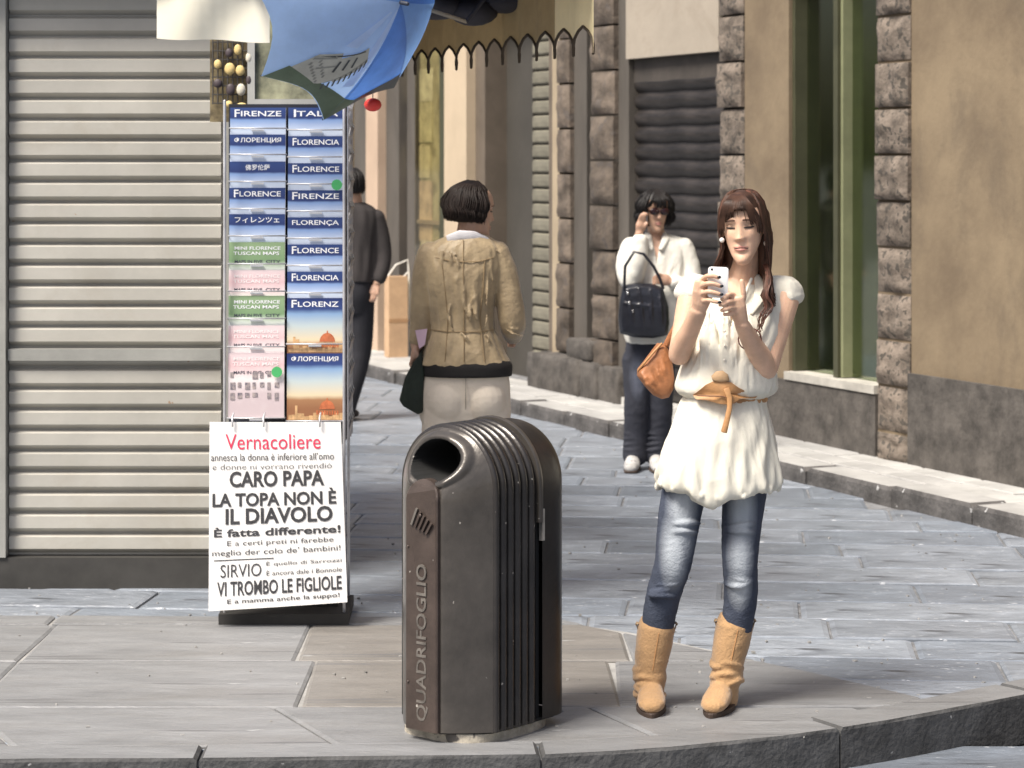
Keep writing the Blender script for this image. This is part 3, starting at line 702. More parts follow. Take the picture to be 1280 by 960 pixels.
def book(xc, ytop, wd, ht, m, label, col_, step, title=None, kind='sky', thick=.007):
    o = empty('guide_book', (0,0,0), label, 'guide book', 'guide books and maps in the wire rack')
    zt = zr(ytop); yl = -.005 + .085 - step
    p = rack.matrix_basis if False else Matrix.Translation(RK) @ Matrix.Rotation(R(1), 4, 'Z')
    o.location = p @ Vector((xc, yl, zt)); o.rotation_euler = (R(-1.5), 0, R(1)+random.uniform(-.006,.006))
    b = MB(); b.box((-wd/2,0,-ht), (wd/2,thick,0)); b.build('cover', m, o)
    b = MB(); b.box((-wd/2+.002,.0005,-ht+.0015), (wd/2+.0008,thick-.0008,-.0015)); b.build('pages', M_pages, o)
    if title or kind != 'sky':
        b = MB(); y = -.0012
        if kind in ('sky','dome'):
            zc, zb = -.011, -.034
            if title:
                hw = wd*.42 if len(title) > 6 else wd*.40
                if all(ord(c) < 128 for c in title): smallcaps(b, title, -hw, hw, zb, zc, y)
                elif title == '佛罗伦萨': text_fit(b, title, -hw*.55, hw*.55, zb, zc, y, .01)
                else: text_fit(b, title, -hw, hw, zb, zc, y, .012)
            b.build('title', M_ink, o)
        if kind == 'dome':
            q = MB(); dx, dz, r = wd*.22, -ht+.045, .030
            pts = [(dx+r*math.cos(math.pi*k/12), dz+r*1.15*math.sin(math.pi*k/12)) for k in range(13)]
            q.add([(x, y, z) for x, z in pts], [tuple(range(13))]); q.add([(dx-.003,y,dz+r*1.1),(dx+.003,y,dz+r*1.1),(dx+.002,y,dz+r*1.45),(dx-.002,y,dz+r*1.45)], [(0,1,2,3)])
            for k in range(9):
                cx = dx-r-.012+k*.010; q.add([(cx,y-.0002,dz-.022),(cx+.006,y-.0002,dz-.022),(cx+.006,y-.0002,dz-.004-.006*abs(math.sin(k*2.1))),(cx,y-.0002,dz-.004)], [(0,1,2,3)])
            q.build('printed_dome', M_terra, o)
            q = MB(); rr = random.Random(int(ytop))
            x = -wd/2+.006
            while x < wd/2-.01:
                h_ = rr.uniform(.012,.03) + (.035 if abs(x+wd*.36) < .008 else 0); w_ = rr.uniform(.008,.018); q.add([(x,y+.0004,-ht+.004),(x+w_,y+.0004,-ht+.004),(x+w_,y+.0004,-ht+.004+h_),(x,y+.0004,-ht+.004+h_)], [(0,1,2,3)]); x += w_*1.05
            q.build('printed_roofs', M_ochre, o)
        if kind in ('pink','green'):
            q = MB()
            text_fit(q, 'MINI FLORENCE', -wd*.40, wd*.42, -.030, -.017, y, .015); text_fit(q, 'TUSCAN MAPS', -wd*.42, wd*.40, -.050, -.037, y, .015)
            q.build('title', M_ink if kind == 'green' else M_inkp, o)
            q = MB(); text_fit(q, 'MAPS IN FIVE', -wd*.40, wd*.10, -.082, -.070, y, .015); text_fit(q, 'CITY', wd*.16, wd*.42, -.082, -.070, y, .015); q.build('subtitle', M_inkd, o)
            if ht > .2:
                q = MB(); rr = random.Random(4)
                for r_ in range(3):
                    for c_ in range(7):
                        if rr.random() < .22: continue
                        x = -wd*.46+c_*wd*.132; z = -.075-r_*.040; ww = rr.uniform(.012,.022); hh = rr.uniform(.016,.030); q.add([(x,y-.0003,z-hh),(x+ww,y-.0003,z-hh),(x+ww,y-.0003,z),(x,y-.0003,z)], [(0,1,2,3)])
                q.build('printed_photos', M_mauve, o)
    return o
LX, RX = (-.1165), (.1115)
Lc = [(134,'FIRENZE','sky'),(168,'ФЛОРЕНЦИЯ','sky'),(202,'佛罗伦萨','sky'),(235,'FLORENCE','sky'),(268,'フィレンツェ','sky'),(303,None,'green'),(338,None,'pink'),(370,None,'green'),(407,None,'pink'),(441,None,'pinkbig')]
ordn = ['first','second','third','fourth','fifth','sixth','seventh','eighth','ninth','tenth']
for i, (yt, t, kd) in enumerate(Lc):
    lab = {'FIRENZE':'blue guide titled FIRENZE at the top of the left column of the rack','ФЛОРЕНЦИЯ':'blue guide with Cyrillic title in the left column of the rack','佛罗伦萨':'blue guide with Chinese title in the left column of the rack','FLORENCE':'blue guide titled FLORENCE in the left column of the rack','フィレンツェ':'blue guide with Japanese title in the left column of the rack'}.get(t)
    if kd == 'green': lab = 'green map cover just below the Japanese titled guide' if i == 5 else 'green map cover between two pink map covers in the left column'
    if kd == 'pink': lab = 'pink map cover between the two green map covers' if i == 6 else 'pink map cover below the lower green map cover'
    if kd == 'pinkbig': lab = 'fully visible pink map with small photos at the foot of the left column'
    book(LX, yt, .218, .252 if kd == 'pinkbig' else .160, {'sky':M_bk,'green':M_bkg}.get(kd, M_bkp), lab, 0, .009*i, t, 'pink' if kd == 'pinkbig' else kd)
Rc = [(134,'ITALIA','sky'),(170,'FLORENCIA','sky'),(204,'FLORENCE','sky'),(238,'FIRENZE','sky'),(272,'FLORENÇA','sky'),(306,'FLORENCE','sky'),(340,'FLORENCIA','sky'),(373,'FLORENZ','dome'),(442,'ФЛОРЕНЦИЯ','dome')]
rl = ['blue guide half hidden by the umbrella tip at the top of the right column','upper blue guide titled FLORENCIA just under the umbrella tip','blue guide titled FLORENCE with a green sticker','blue guide titled FIRENZE in the right column of the rack','blue guide titled FLORENÇA in the right column of the rack','blue guide titled FLORENCE without a sticker in the right column','lower blue guide titled FLORENCIA, above the FLORENZ guide','guide titled FLORENZ with a cathedral dome on its cover','Cyrillic titled guide with large cathedral dome at the foot of the right column']
for i, (yt, t, kd) in enumerate(Rc):
    book(RX, yt, .218, .262 if i == 8 else (.215 if i == 7 else .160), M_bkd if kd == 'dome' else M_bk, rl[i], 1, .009*i, t, kd)
# pocket wires in front of the books
for xc, ys in ((LX,[160,193,227,261,295,330,364,398,433,522]),(RX,[162,196,230,264,298,332,366,430,526])):
    for i, yp in enumerate(ys):
        z = zr(yp); b = MB(); y = -.014+.085-.009*(i+1); b.tube([(xc-.112,y+.03,z),(xc-.112,y,z),(xc+.112,y,z),(xc+.112,y+.03,z)], .0032, 6); b.build('pocket_wire', M_wire, rack, smooth=True)
        b = MB(); b.box((xc-.025,y+.006,z-.012), (xc+.025,y+.012,z-.004)); b.build('price_clip', M_ink, rack)
M_stick = mat('green_sticker', (.07,.42,.14), .5, .05, 10)
for px_, py_, n_, lb in ((421,231,2,'green round price sticker on a blue guide'),(346,465,9,'green round price sticker on the lowest pink map')):
    pos = pix(px_, py_, 9.2 if False else (Matrix.Translation(RK) @ Vector((0,-.005+.085-.009*n_-.006,0))).y-.012)
    b = MB(); b.tube([pos+Vector((0,.0,0)), pos+Vector((0,.001,0))], .021, 16, cap=False); o = b.build('price_sticker', M_stick, None, off=tuple(pos)); tag(o, lb, 'sticker')
# ---------------------------------------------------------------- newspaper poster
M_paper = mat('poster_paper', (.84,.83,.82), .75, .03, 3, .15, 6)
M_print = mat('black_print', (.045,.045,.05), .6, .3, 60); M_red = mat('red_print', (.70,.04,.10), .5, .1, 30)
pst = empty('newspaper_poster', (-1.178+.0,9.26,0), 'white newspaper headline poster with red masthead hanging below the guide rack', 'poster')
S = 3000/9.26
def pm(q):                                   # poster space: photo pixels (x right, y down) with the sheet's own slant
    x, y = q[0], q[2]
    sl = lerp(-.0, -.068, (y-525)/230)       # lower edges rise to the right
    py = y + sl*(x-300) + 1.5
    px = x + (y-525)*.038*max(0, min(1, (x-262)/160))
    bow = .006*math.sin((x-262)/170*math.pi) 
    return ((px-640)/S+1.178, q[1]-bow+(y-525)/230*-.03, CH-(py-HZ)/S)
b = MB(); rows = [[pm((lerp(262,426,i/12), 0, lerp(526,758,k/14))) for i in range(13)] for k in range(15)]
back = [[(x, y+.0015, z) for x, y, z in r] for r in rows]; b.grid(rows); b.grid(back); b.build('sheet', M_paper, pst, smooth=True)
lines = [('Vernacoliere',282,400,541,560,1,.0),('annesca la donna è inferiore all’omo',264,416,565,574,0,.0),('e donne ni vorrano rivendiò',266,413,578,585,0,-.01),
 ('CARO PAPA',287,403,587,607,0,.03),('LA TOPA NON È',266,417,610,631,0,.03),('IL DIAVOLO',282,412,633,653,0,.03),('È fatta differente!',268,421,656,668,0,.025),
 ('E a certi preti ni farebbe',284,412,673,681,0,.0),('meglio der culo de’ bambini!',266,420,684,693,0,.0),('SIRVIO',276,325,702,718,0,.0),('È quello di Sarrozzì',331,421,700,707,0,.0),('È ancora dale i Bonnole',331,421,711,718,0,.0),
 ('VI TROMBO LE FIGLIOLE',272,420,723,741,0,.02),('E a mamma anche la suppo!',284,417,745,752,0,.01)]
lines[8] = ('meglio der colo de’ bambini!',)+lines[8][1:]
bb = [MB(), MB()]
for s_, x0, x1, y0, y1, mi, bold in lines:
    vs, fs = text_geo(s_, bold); ax = [q[0] for q in vs]; ay = [q[1] for q in vs]
    a0, a1, b0, b1 = min(ax), max(ax), min(ay), max(ay)
    bb[mi].add([pm((x0+(q[0]-a0)/(a1-a0)*(x1-x0), -.0022, y1-(q[1]-b0)/(b1-b0)*(y1-y0))) for q in vs], fs)
bb[0].add([pm(q) for q in ((268,-.0022,696),(340,-.0022,696),(340,-.0022,697.2),(268,-.0022,697.2))], [(0,1,2,3)])
bb[0].build('black_print', M_print, pst); bb[1].build('red_masthead', M_red, pst)
for x in (291,330,400):
    q = pm((x,0,527)); b = MB(); b.tube([(q[0],q[1]-.012,q[2]-.012),(q[0],q[1]-.014,q[2]+.02),(q[0],q[1]+.03,q[2]+.035)], .004, 6); b.build('clip', M_wire, pst, smooth=True)
# ================================================================ NEWS STAND (kiosk) behind and left
M_kc = mat('stand_cream_paint', (.43,.415,.375), .5, .08, 3, .12, 14, rnd=.05, grime=((.36,.33,.28), 1.8, .52, .8), speck=((.30,.20,.13), 20, .745)); M_kg = mat('stand_grey_frame', (.30,.30,.28), .5, .15, 4); M_kd = mat('stand_dark_base', (.04,.038,.035), .7, .3, 4)
kio = empty('news_stand', (-2.3,10.6,0), 'cream and grey news stand closed with slatted shutters behind the guide rack', 'kiosk')
KX0, KX1, KY0, KY1 = -1.95, 1.16, -.50, 1.6
b = MB(); b.box((KX0,KY0+.12,.12), (KX1,KY1,2.55)); b.build('body', M_kc, kio)
b = MB(); b.box((KX0-.02,KY0+.05,-.02), (KX1+.02,KY1+.02,.118)); b.build('plinth', M_kd, kio)
b = MB(); b.box((KX0-.12,KY0-.06,2.552), (KX1+.12,KY1+.1,2.70)); b.build('roof', M_kg, kio)
for x in (KX0,-.93,.09,KX1-.07):
    b = MB(); b.box((x,KY0+.04,.12), (x+.07,KY0+.119,2.549)); b.build('post', M_kg, kio)
for i, x in enumerate((KX0+.075,-.855,.165)):
    ms_ = None; z = .13
    b = MB(); b.box((x,KY0+.06,.95), (x+.94 if i < 2 else x+.90,KY0+.118,1.0)); b.build('counter_edge', M_kg, kio)
    wd_ = .94 if i < 2 else .90
    while z < 2.5:
        if .93 < z < 1.0: z = 1.005
        b = MB(); b.v = [(x,KY0+.118,z),(x+wd_,KY0+.118,z),(x+wd_,KY0+.085,z+.02),(x,KY0+.085,z+.02),(x,KY0+.085,z+.07),(x+wd_,KY0+.085,z+.07),(x,KY0+.118,z+.082),(x+wd_,KY0+.118,z+.082)]
        b.f = [(0,1,2,3),(3,2,5,4),(4,5,7,6)]; b.m = [0]*3
        if z+.09 < 2.55: b.build('slat', M_kc, kio)
        z += .088
# framed board and souvenir grid above the rack
Yb = 9.62
def bx(mb, x0, x1, y0, y1, d0, d1, o=(0,0,0)):
    a = pix(x0, y1, Yb); c = pix(x1, y0, Yb); mb.box((a.x-o[0], a.y+d0-o[1], a.z-o[2]), (c.x-o[0], a.y+d1-o[1], c.z-o[2]))
bo = pix(360, 95, Yb)
fb = empty('framed_board', tuple(bo), 'grey framed map board above the rack behind the umbrella', 'board')
for x0, x1, y0, y1 in ((310,319,-20,133),(319,412,124,133),(412,421,-20,133),(319,412,-20,-12)):
    b = MB(); bx(b, x0, x1, y0, y1, -.02, .03, bo); b.build('frame', mat('board_frame_grey', (.42,.42,.40), .5, .1, 4) if 'board_frame_grey' not in bpy.data.materials else bpy.data.materials['board_frame_grey'], fb)
b = MB(); bx(b, 319.3, 411.7, -11.7, 123.7, .0, .02, bo); b.build('panel', mat('faded_map_print', (.16,.17,.12), .7, .6, 9, 0, col2=(.36,.36,.24)), fb)
b = MB(); bx(b, 341, 366, 15, 75, -.006, -.001, bo); b.build('notice', mat('yellow_green_notice', (.36,.37,.20), .7, .25, 40), fb)
go = pix(296, 90, Yb)
gr = empty('souvenir_grid', tuple(go), 'wire grid of small yellow and dark souvenirs at the top left of the rack', 'wire grid')
b = MB()
for i in range(8): q = pix(266+i*6.2, 92, Yb); b.tube([(q.x-go.x,0,.16),(q.x-go.x,0,-.13)], .003, 5, cap=False)
for i in range(9): b.tube([(-.10,0,-.125+i*.035),(.05,0,-.125+i*.035)], .003, 5, cap=False)
b.build('grid_wires', mat('dark_wire', (.06,.055,.05), .5, .2, 9), gr)
b = MB(); b.box((-.11,.02,-.20), (.055,.03,.17)); b.build('backing', mat('dark_backing', (.07,.05,.035), .8, .6, 14, 0, col2=(.30,.24,.13)), gr)
ms_y = [mat('yellow_souvenir', (.62,.47,.20), .6, .25, 30), mat('pale_souvenir', (.60,.56,.46), .6, .2, 30), mat('dark_souvenir', (.06,.045,.05), .6, .3, 30)]
for i, (x, y, a, c, k) in enumerate(((287,86,14,16,0),(300,88,12,14,0),(311,72,9,14,1),(297,62,10,14,0),(286,66,10,12,2),(301,112,12,16,1),(288,112,12,16,2),(311,100,8,14,2),(286,130,10,9,0),(302,132,14,8,0),(272,80,10,12,0),(272,104,12,12,2))):
    q = pix(x, y, Yb-.02); b = MB(); b.ball((0,0,0), (a/640,.010,c/640), 10, 6); o = b.build('souvenir', ms_y[k], gr, smooth=True); o.location = (q.x-go.x, -.014, q.z-go.z)
# ================================================================ CANOPY with zigzag valance
M_can = mat('canvas_brown', (.42,.32,.17), .85, .15, 5, .1, 60, transl=.45)
M_canlit = mat('canvas_lit_end', (.85,.74,.46), .85, .08, 5, .1, 60, transl=.5)  # end tongues of the valance: sunlight painted in as a paler canvas
M_und = mat('canopy_underside', (.035,.032,.038), .8, .2, 4)
can = empty('awning', (-1.2,9.8,2.4), 'brown news stand awning with a zigzag valance painted pale at its sunlit end', 'awning'); co = Vector((-1.2,9.8,2.4))
A = pix(742, 62, 8.7); Bp = pix(488, 90, 11.2)
def vy(t): return lerp(A.y, Bp.y, t)
topz = 2.47
b = MB(); poly = [(A.x,A.y),(Bp.x,Bp.y),(Bp.x-.34,Bp.y-.12),(A.x-.34,A.y-.12)]
for k in range(1):
    b.v = [(x-co.x, y-co.y, z-co.z) for z in (topz, topz+.03) for x, y in poly]; b.f = [(0,1,2,3),(7,6,5,4),(0,4,5,1),(1,5,6,2),(2,6,7,3),(3,7,4,0)]; b.m = [0]*6
b.build('canopy_sheet', M_und, can)
n = 13; zig = MB(); zl = MB()
def vpt(t, z, wv=0):
    x, y = lerp(A.x, Bp.x, t), lerp(A.y, Bp.y, t); return (x-co.x+wv, y-co.y+wv*.3, z-co.z)
for i in range(n):
    for j in range(8):
        t0 = (i+j/8)/n; t1 = (i+(j+1)/8)/n
        px0 = lerp(742,488,t0)
        def zb(t):
            ph = (t*n) % 1; tri = abs(ph*2-1); tri = tri**1.25
            return 2.185 + .105*(1-tri)
        # photo row -> straight valance with pointed tongues
        w0, w1 = .014*math.sin(t0*n*6.283), .014*math.sin(t1*n*6.283)
        mbx = zl if i < 2 else zig
        mbx.add([vpt(t0,zb(t0),w0), vpt(t1,zb(t1-1e-6),w1), vpt(t1,topz-.002,w1*.3), vpt(t0,topz-.002,w0*.3)], [(0,1,2,3)])
zig.build('valance', M_can, can, smooth=True); zl.build('valance', M_canlit, can, smooth=True)
e = MB()
for i in range(n*8):
    t0, t1 = i/(n*8), (i+1)/(n*8)
    w0, w1 = .014*math.sin(t0*n*6.283), .014*math.sin(t1*n*6.283)
    e.tube([vpt(t0, zb(t0), w0-.002), vpt(t1, zb(t1-1e-6), w1-.002)], .006, 5, cap=False)
e.build('valance_piping', mat('dark_piping', (.05,.035,.02), .8, .2, 9), can)
for y_ in (10.1, 10.9):                      # arms tying the awning to the stand
    b = MB(); b.box((-1.25-co.x, y_-co.y-.015, .071), (lerp(A.x,Bp.x,(y_-A.y)/(Bp.y-A.y))-.05-co.x, y_-co.y+.015, .10)); b.build('arm', M_und, can)
b = MB(); b.box((-1.0-co.x,8.75-co.y,.071),(-.97-co.x,10.1-co.y,.10)); b.box((-1.9-co.x,8.98-co.y,.071),(A.x-.1-co.x,9.01-co.y,.095)); b.build('arm', M_und, can)
for a_, c_ in (((505,2),(583,27)),((583,27),(612,-10)),((700,-5),(716,18))):
    p, q = pix(*a_, 9.3)-co, pix(*c_, 9.3)-co; b = MB(); b.tube([p, q], .008, 8); b.build('strut', M_und if a_[0] > 510 else M_strip, can, smooth=True)
# black folded goods stored under the canopy
for nm, cen, rr_ in (('bundle',(545,8),(.12,.12,.055)),('bundle',(592,14),(.10,.10,.06)),('bundle',(640,2),(.14,.1,.05)),('bundle',(686,4),(.09,.1,.045))):
    q = pix(*cen, 9.6); b = MB(); b.ball((0,0,0), rr_, 14, 8); o = b.build('hanging_bag', M_und, None, off=None, smooth=True); o.location = q
    tag(o, {545:'black bundle under the awning nearest the blue umbrella',592:'black bundle second from the blue umbrella under the awning',640:'black bundle third from the blue umbrella under the awning',686:'black bundle nearest the pale sunlit end of the awning'}[cen[0]], 'bag', 'dark bundles hung under the awning')
    b = MB(); b.tube([(0,0,0),(0,0,topz-q.z)], .006, 6); b.build('cord', M_und, o)
# white canvas flap at the top left
fo = pix(300, 25, 9.0); b = MB(); rows = []
for k in range(9):
    y = lerp(-60, 50, k/8); rows.append([tuple(pix(lerp(196,337,i/10), y+(i/10)*5-2+1.2*math.sin(i*.9), 9.0+.02*math.sin(i*.8+k*.4))-fo) for i in range(11)])
b.grid(rows); b.grid([[(x,y+.003,z) for x,y,z in r] for r in rows])
o = b.build('canvas_flap', mat('cream_canvas', (.86,.83,.72), .8, .04, 3, .05, 20, transl=.35), None, smooth=True); o.location = fo
tag(o, 'cream white canvas flap hanging from the awning at the top left', 'canvas flap')
# ================================================================ SOUVENIR UMBRELLA
M_ub = mat('umbrella_blue', (.20,.40,.80), .45, .12, 5, transl=.35, sheen=.2); M_ub2 = mat('umbrella_deep_blue', (.10,.25,.68), .45, .15, 5, transl=.35)
M_ubl = mat('umbrella_pale_blue', (.40,.58,.90), .45, .1, 4, transl=.35)
M_ug = mat('umbrella_green_border', (.10,.15,.10), .5, .2, 8); M_uw = mat('umbrella_print_grey', (.42,.43,.40), .5, .12, 12); M_uk = mat('umbrella_print_dark', (.06,.07,.08), .5, .3, 18)
M_lin = mat('umbrella_lining', (.025,.03,.045), .6, .3, 6)
ax = Vector((.7357654,-.64843583,-.19539766)).normalized(); hgt, rad = .30, .50
apx = pix(501, 3, 8.9)
e1 = ax.cross(Vector((0,0,1))).normalized(); e2 = ax.cross(e1).normalized()
if e2.z > 0: e2 = -e2                       # e2 points down
um = empty('umbrella', tuple(apx), 'blue souvenir umbrella printed with a city view hanging open under the awning', 'umbrella')
A0 = .74683
def us(t, s, off=0):
    """t: rib coordinate in eighths of a turn; s 0 apex .. 1 rim; off lifts along the outside"""
    a = A0 + t*math.pi/4; fr = abs((t % 1)-.5)*2; sag = 1-.16*(1-fr*fr)*s*s
    r = rad*s*sag; h = hgt*(.35*s+.65*s*s) - .05*(1-fr*fr)*s*s
    return -ax*h + (e1*math.cos(a)+e2*math.sin(a))*r + ax*off
pcol = [M_ubl, M_ub2, M_ub, M_ub2, M_ub, M_ub2, M_ub, M_ubl]
for k in range(8):
    b = MB(); rows = [[tuple(us(k+i/8*.9999, j/10)) for i in range(9)] for j in range(1, 11)]; b.grid(rows)
    c0 = len(b.v); b.v.append((0,0,0))
    for i in range(8): b.f.append((i, i+1, c0)); b.m.append(0)
    b.build('canopy_panel', pcol[k], um, smooth=True)
    b = MB(); b.tube([us(k, .02, -.006), us(k, .5, -.008), us(k, 1.0, -.004)], .003, 5); b.build('rib', M_lin, um)
def decal(quads, m, name, off=.004):
    b = MB()
    for q in quads:                          # four (t, s) corners
        b.grid([[tuple(us(lerp(lerp(q[0][0],q[1][0],i/6), lerp(q[3][0],q[2][0],i/6), j/4), lerp(lerp(q[0][1],q[1][1],i/6), lerp(q[3][1],q[2][1],i/6), j/4), off)) for i in range(7)] for j in range(5)])
    b.build(name, m, um)
decal([((.0,.84),(.5,.86),(.5,.999),(.0,.999)), ((.5,.86),(.999,.80),(.999,.999),(.5,.999)), ((1.0,.80),(1.22,.90),(1.22,.999),(1.0,.999))], M_ug, 'green_border_print')
decal([((1.15,.90),(1.5,.84),(1.5,.999),(1.15,.999)), ((1.5,.84),(1.99,.80),(1.99,.999),(1.5,.999))], M_uk, 'night_skyline_print', .0035)
decal([((.03,.66),(.24,.55),(.58,.76),(.46,.88)), ((.03,.66),(.46,.88),(.42,.90),(.02,.84)), ((.30,.60),(.60,.40),(.84,.50),(.58,.80))], M_uw, 'grey_palace_print', .005)
decal([((.04,.70),(.24,.60),(.26,.615),(.05,.72)), ((.20,.76),(.36,.66),(.37,.675),(.21,.78))] + [((.08+.05*k,.745+.02*k),(.10+.05*k,.735+.02*k),(.12+.05*k,.765+.02*k),(.10+.05*k,.775+.02*k)) for k in range(7)] + [((.12+.05*k,.69+.02*k),(.14+.05*k,.68+.02*k),(.16+.05*k,.71+.02*k),(.14+.05*k,.72+.02*k)) for k in range(6)], mat('umbrella_print_shade', (.24,.25,.24), .5, .2, 12), 'palace_windows_print', .0062)
decal([((.62,.06),(.86,.06),(.96,.70),(.80,.76)), ((.10,.10),(.30,.10),(.36,.46),(.14,.50))], mat('umbrella_fold_light', (.52,.67,.92), .5, .1, 4, transl=.3), 'fold_light', .0022)  # paler bands on the printed sky paint in light along the folds
decal([((.20,.60),(.24,.60),(.60,.44),(.56,.44))] + [((.50+.034*k,.86-.045*k),(.515+.034*k,.845-.045*k),(.575+.034*k,.905-.045*k),(.56+.034*k,.92-.045*k)) for k in range(9)]
      + [((.49,.855),(.505,.84),(.80,.46),(.785,.47)), ((.33,.62),(.36,.61),(.44,.72),(.41,.73)), ((.42,.57),(.45,.56),(.53,.66),(.50,.67)), ((.51,.52),(.54,.51),(.62,.60),(.59,.61)), ((.0,.70),(.02,.685),(.22,.61),(.20,.60))], M_uk, 'arcade_print', .007)
b = MB(); b.tube([ax*.03, -ax*.62], .006, 8); b.build('shaft', M_wire, um, smooth=True)
b = MB(); b.tube([ax*.0, ax*.035], .008, 12); b.build('ferrule', M_lin, um, smooth=True)
rp = pix(466, 131, 9.25); b = MB(); b.ball((0,0,0), (.034,.034,.026), 16, 10); o = b.build('trinket', mat('red_plastic', (.75,.05,.04), .4, .1, 9), None, smooth=True); o.location = rp; tag(o, 'small red round trinket hanging just below the blue umbrella', 'trinket')
b = MB(); b.tube([(0,0,.02),(0,0,2.44-rp.z)], .002, 5); b.build('cord', M_lin, o)
# ================================================================ PEOPLE
def skin(name, c):
    m = mat(name, c, .47, .10, 14, .12, 140); p = m.node_tree.nodes['Principled BSDF']
    p.inputs['Subsurface Weight'].default_value = .12; p.inputs['Subsurface Radius'].default_value = (.02,.008,.004); p.inputs['Subsurface Scale'].default_value = .5
    return m
M_skin = skin('skin_warm', (.66,.42,.29)); M_skin2 = skin('skin_tan', (.50,.31,.22)); M_lip = mat('lips', (.50,.22,.18), .4, .05, 9)
M_brow = mat('brow_hair', (.10,.06,.045), .8, .1, 40); M_lash = mat('lash_line', (.03,.02,.018), .6, .1, 40); M_eye = mat('eye_white', (.75,.72,.68), .2, .03, 9); M_lid = skin('eyelid', (.50,.31,.21))
HEAD = [ # z, half width, front, back
 (-.124,.004,-.066,-.052),(-.119,.017,-.078,-.036),(-.108,.027,-.085,-.020),(-.092,.037,-.086,-.005),(-.072,.047,-.083,.022),(-.050,.056,-.081,.048),(-.025,.063,-.083,.072),(0,.070,-.083,.088),(.028,.073,-.086,.095),(.055,.072,-.083,.093),(.080,.063,-.070,.080),(.098,.047,-.048,.058),(.110,.026,-.022,.030),(.114,.006,-.002,.006)]
def G(x, s): return math.exp(-(x/s)**2)
def face_off(x, z):
    d = 0
    if -.045 < z < .030:
        t = (.030-z)/.060; d -= .021*max(0, min(1, t))**1.2*G(x, .0095+.004*max(0,min(1,t)))*(1 if z > -.030 else max(0, 1-(-.030-z)/.010))
    for sx in (-1, 1):
        d += .010*G(x-sx*.031, .015)*G(z-.010, .011); d -= .0045*G(x-sx*.030, .020)*G(z-.030, .008)
        d -= .004*G(x-sx*.038, .018)*G(z+.022, .020); d -= .006*G(x-sx*.010, .006)*G(z+.032, .007)
        d -= .0035*G(x-sx*.031,.012)*G(z-.009,.008)
    d -= .0065*G(x, .020)*G(z+.057, .0055); d -= .0065*G(x, .016)*G(z+.068, .006); d += .003*G(x,.02)*G(z+.0625,.002); d += .004*G(x, .022)*G(z+.080, .007); d -= .004*G(x,.018)*G(z+.105,.014)
    return d
def head_mesh(mb, M, sc_=1.0, nr=72, nc=80):
    rs = []
    for i in range(nr):
        z = lerp(HEAD[0][0], HEAD[-1][0], i/(nr-1)); w_, f, bk = interp(HEAD, z); cy = (f+bk)/2; ry = (bk-f)/2; cyr = cy + .012; r = []
        for k in range(nc):
            a = 2*math.pi*k/nc; c, s_ = math.cos(a), math.sin(a)
            x = w_*math.copysign(abs(c)**.92, c); y = cy + ry*math.copysign(abs(s_)**.95, s_)
            if s_ < -.2: y += face_off(x, z)*min(1, (-s_-.2)/.25)
            r.append(M @ (Vector((x, y, z))*sc_))
        rs.append(r)
    mb.rings(rs)
    for sx in (-1, 1):
        rot = (M.to_3x3().normalized() @ Matrix.Rotation(R(-18*sx), 3, 'Z') @ Matrix.Rotation(R(8), 3, 'X'))
        mb.ball(M @ (Vector((sx*.073, .006, -.006))*sc_), (.008*sc_, .018*sc_, .031*sc_), 12, 9, rot)
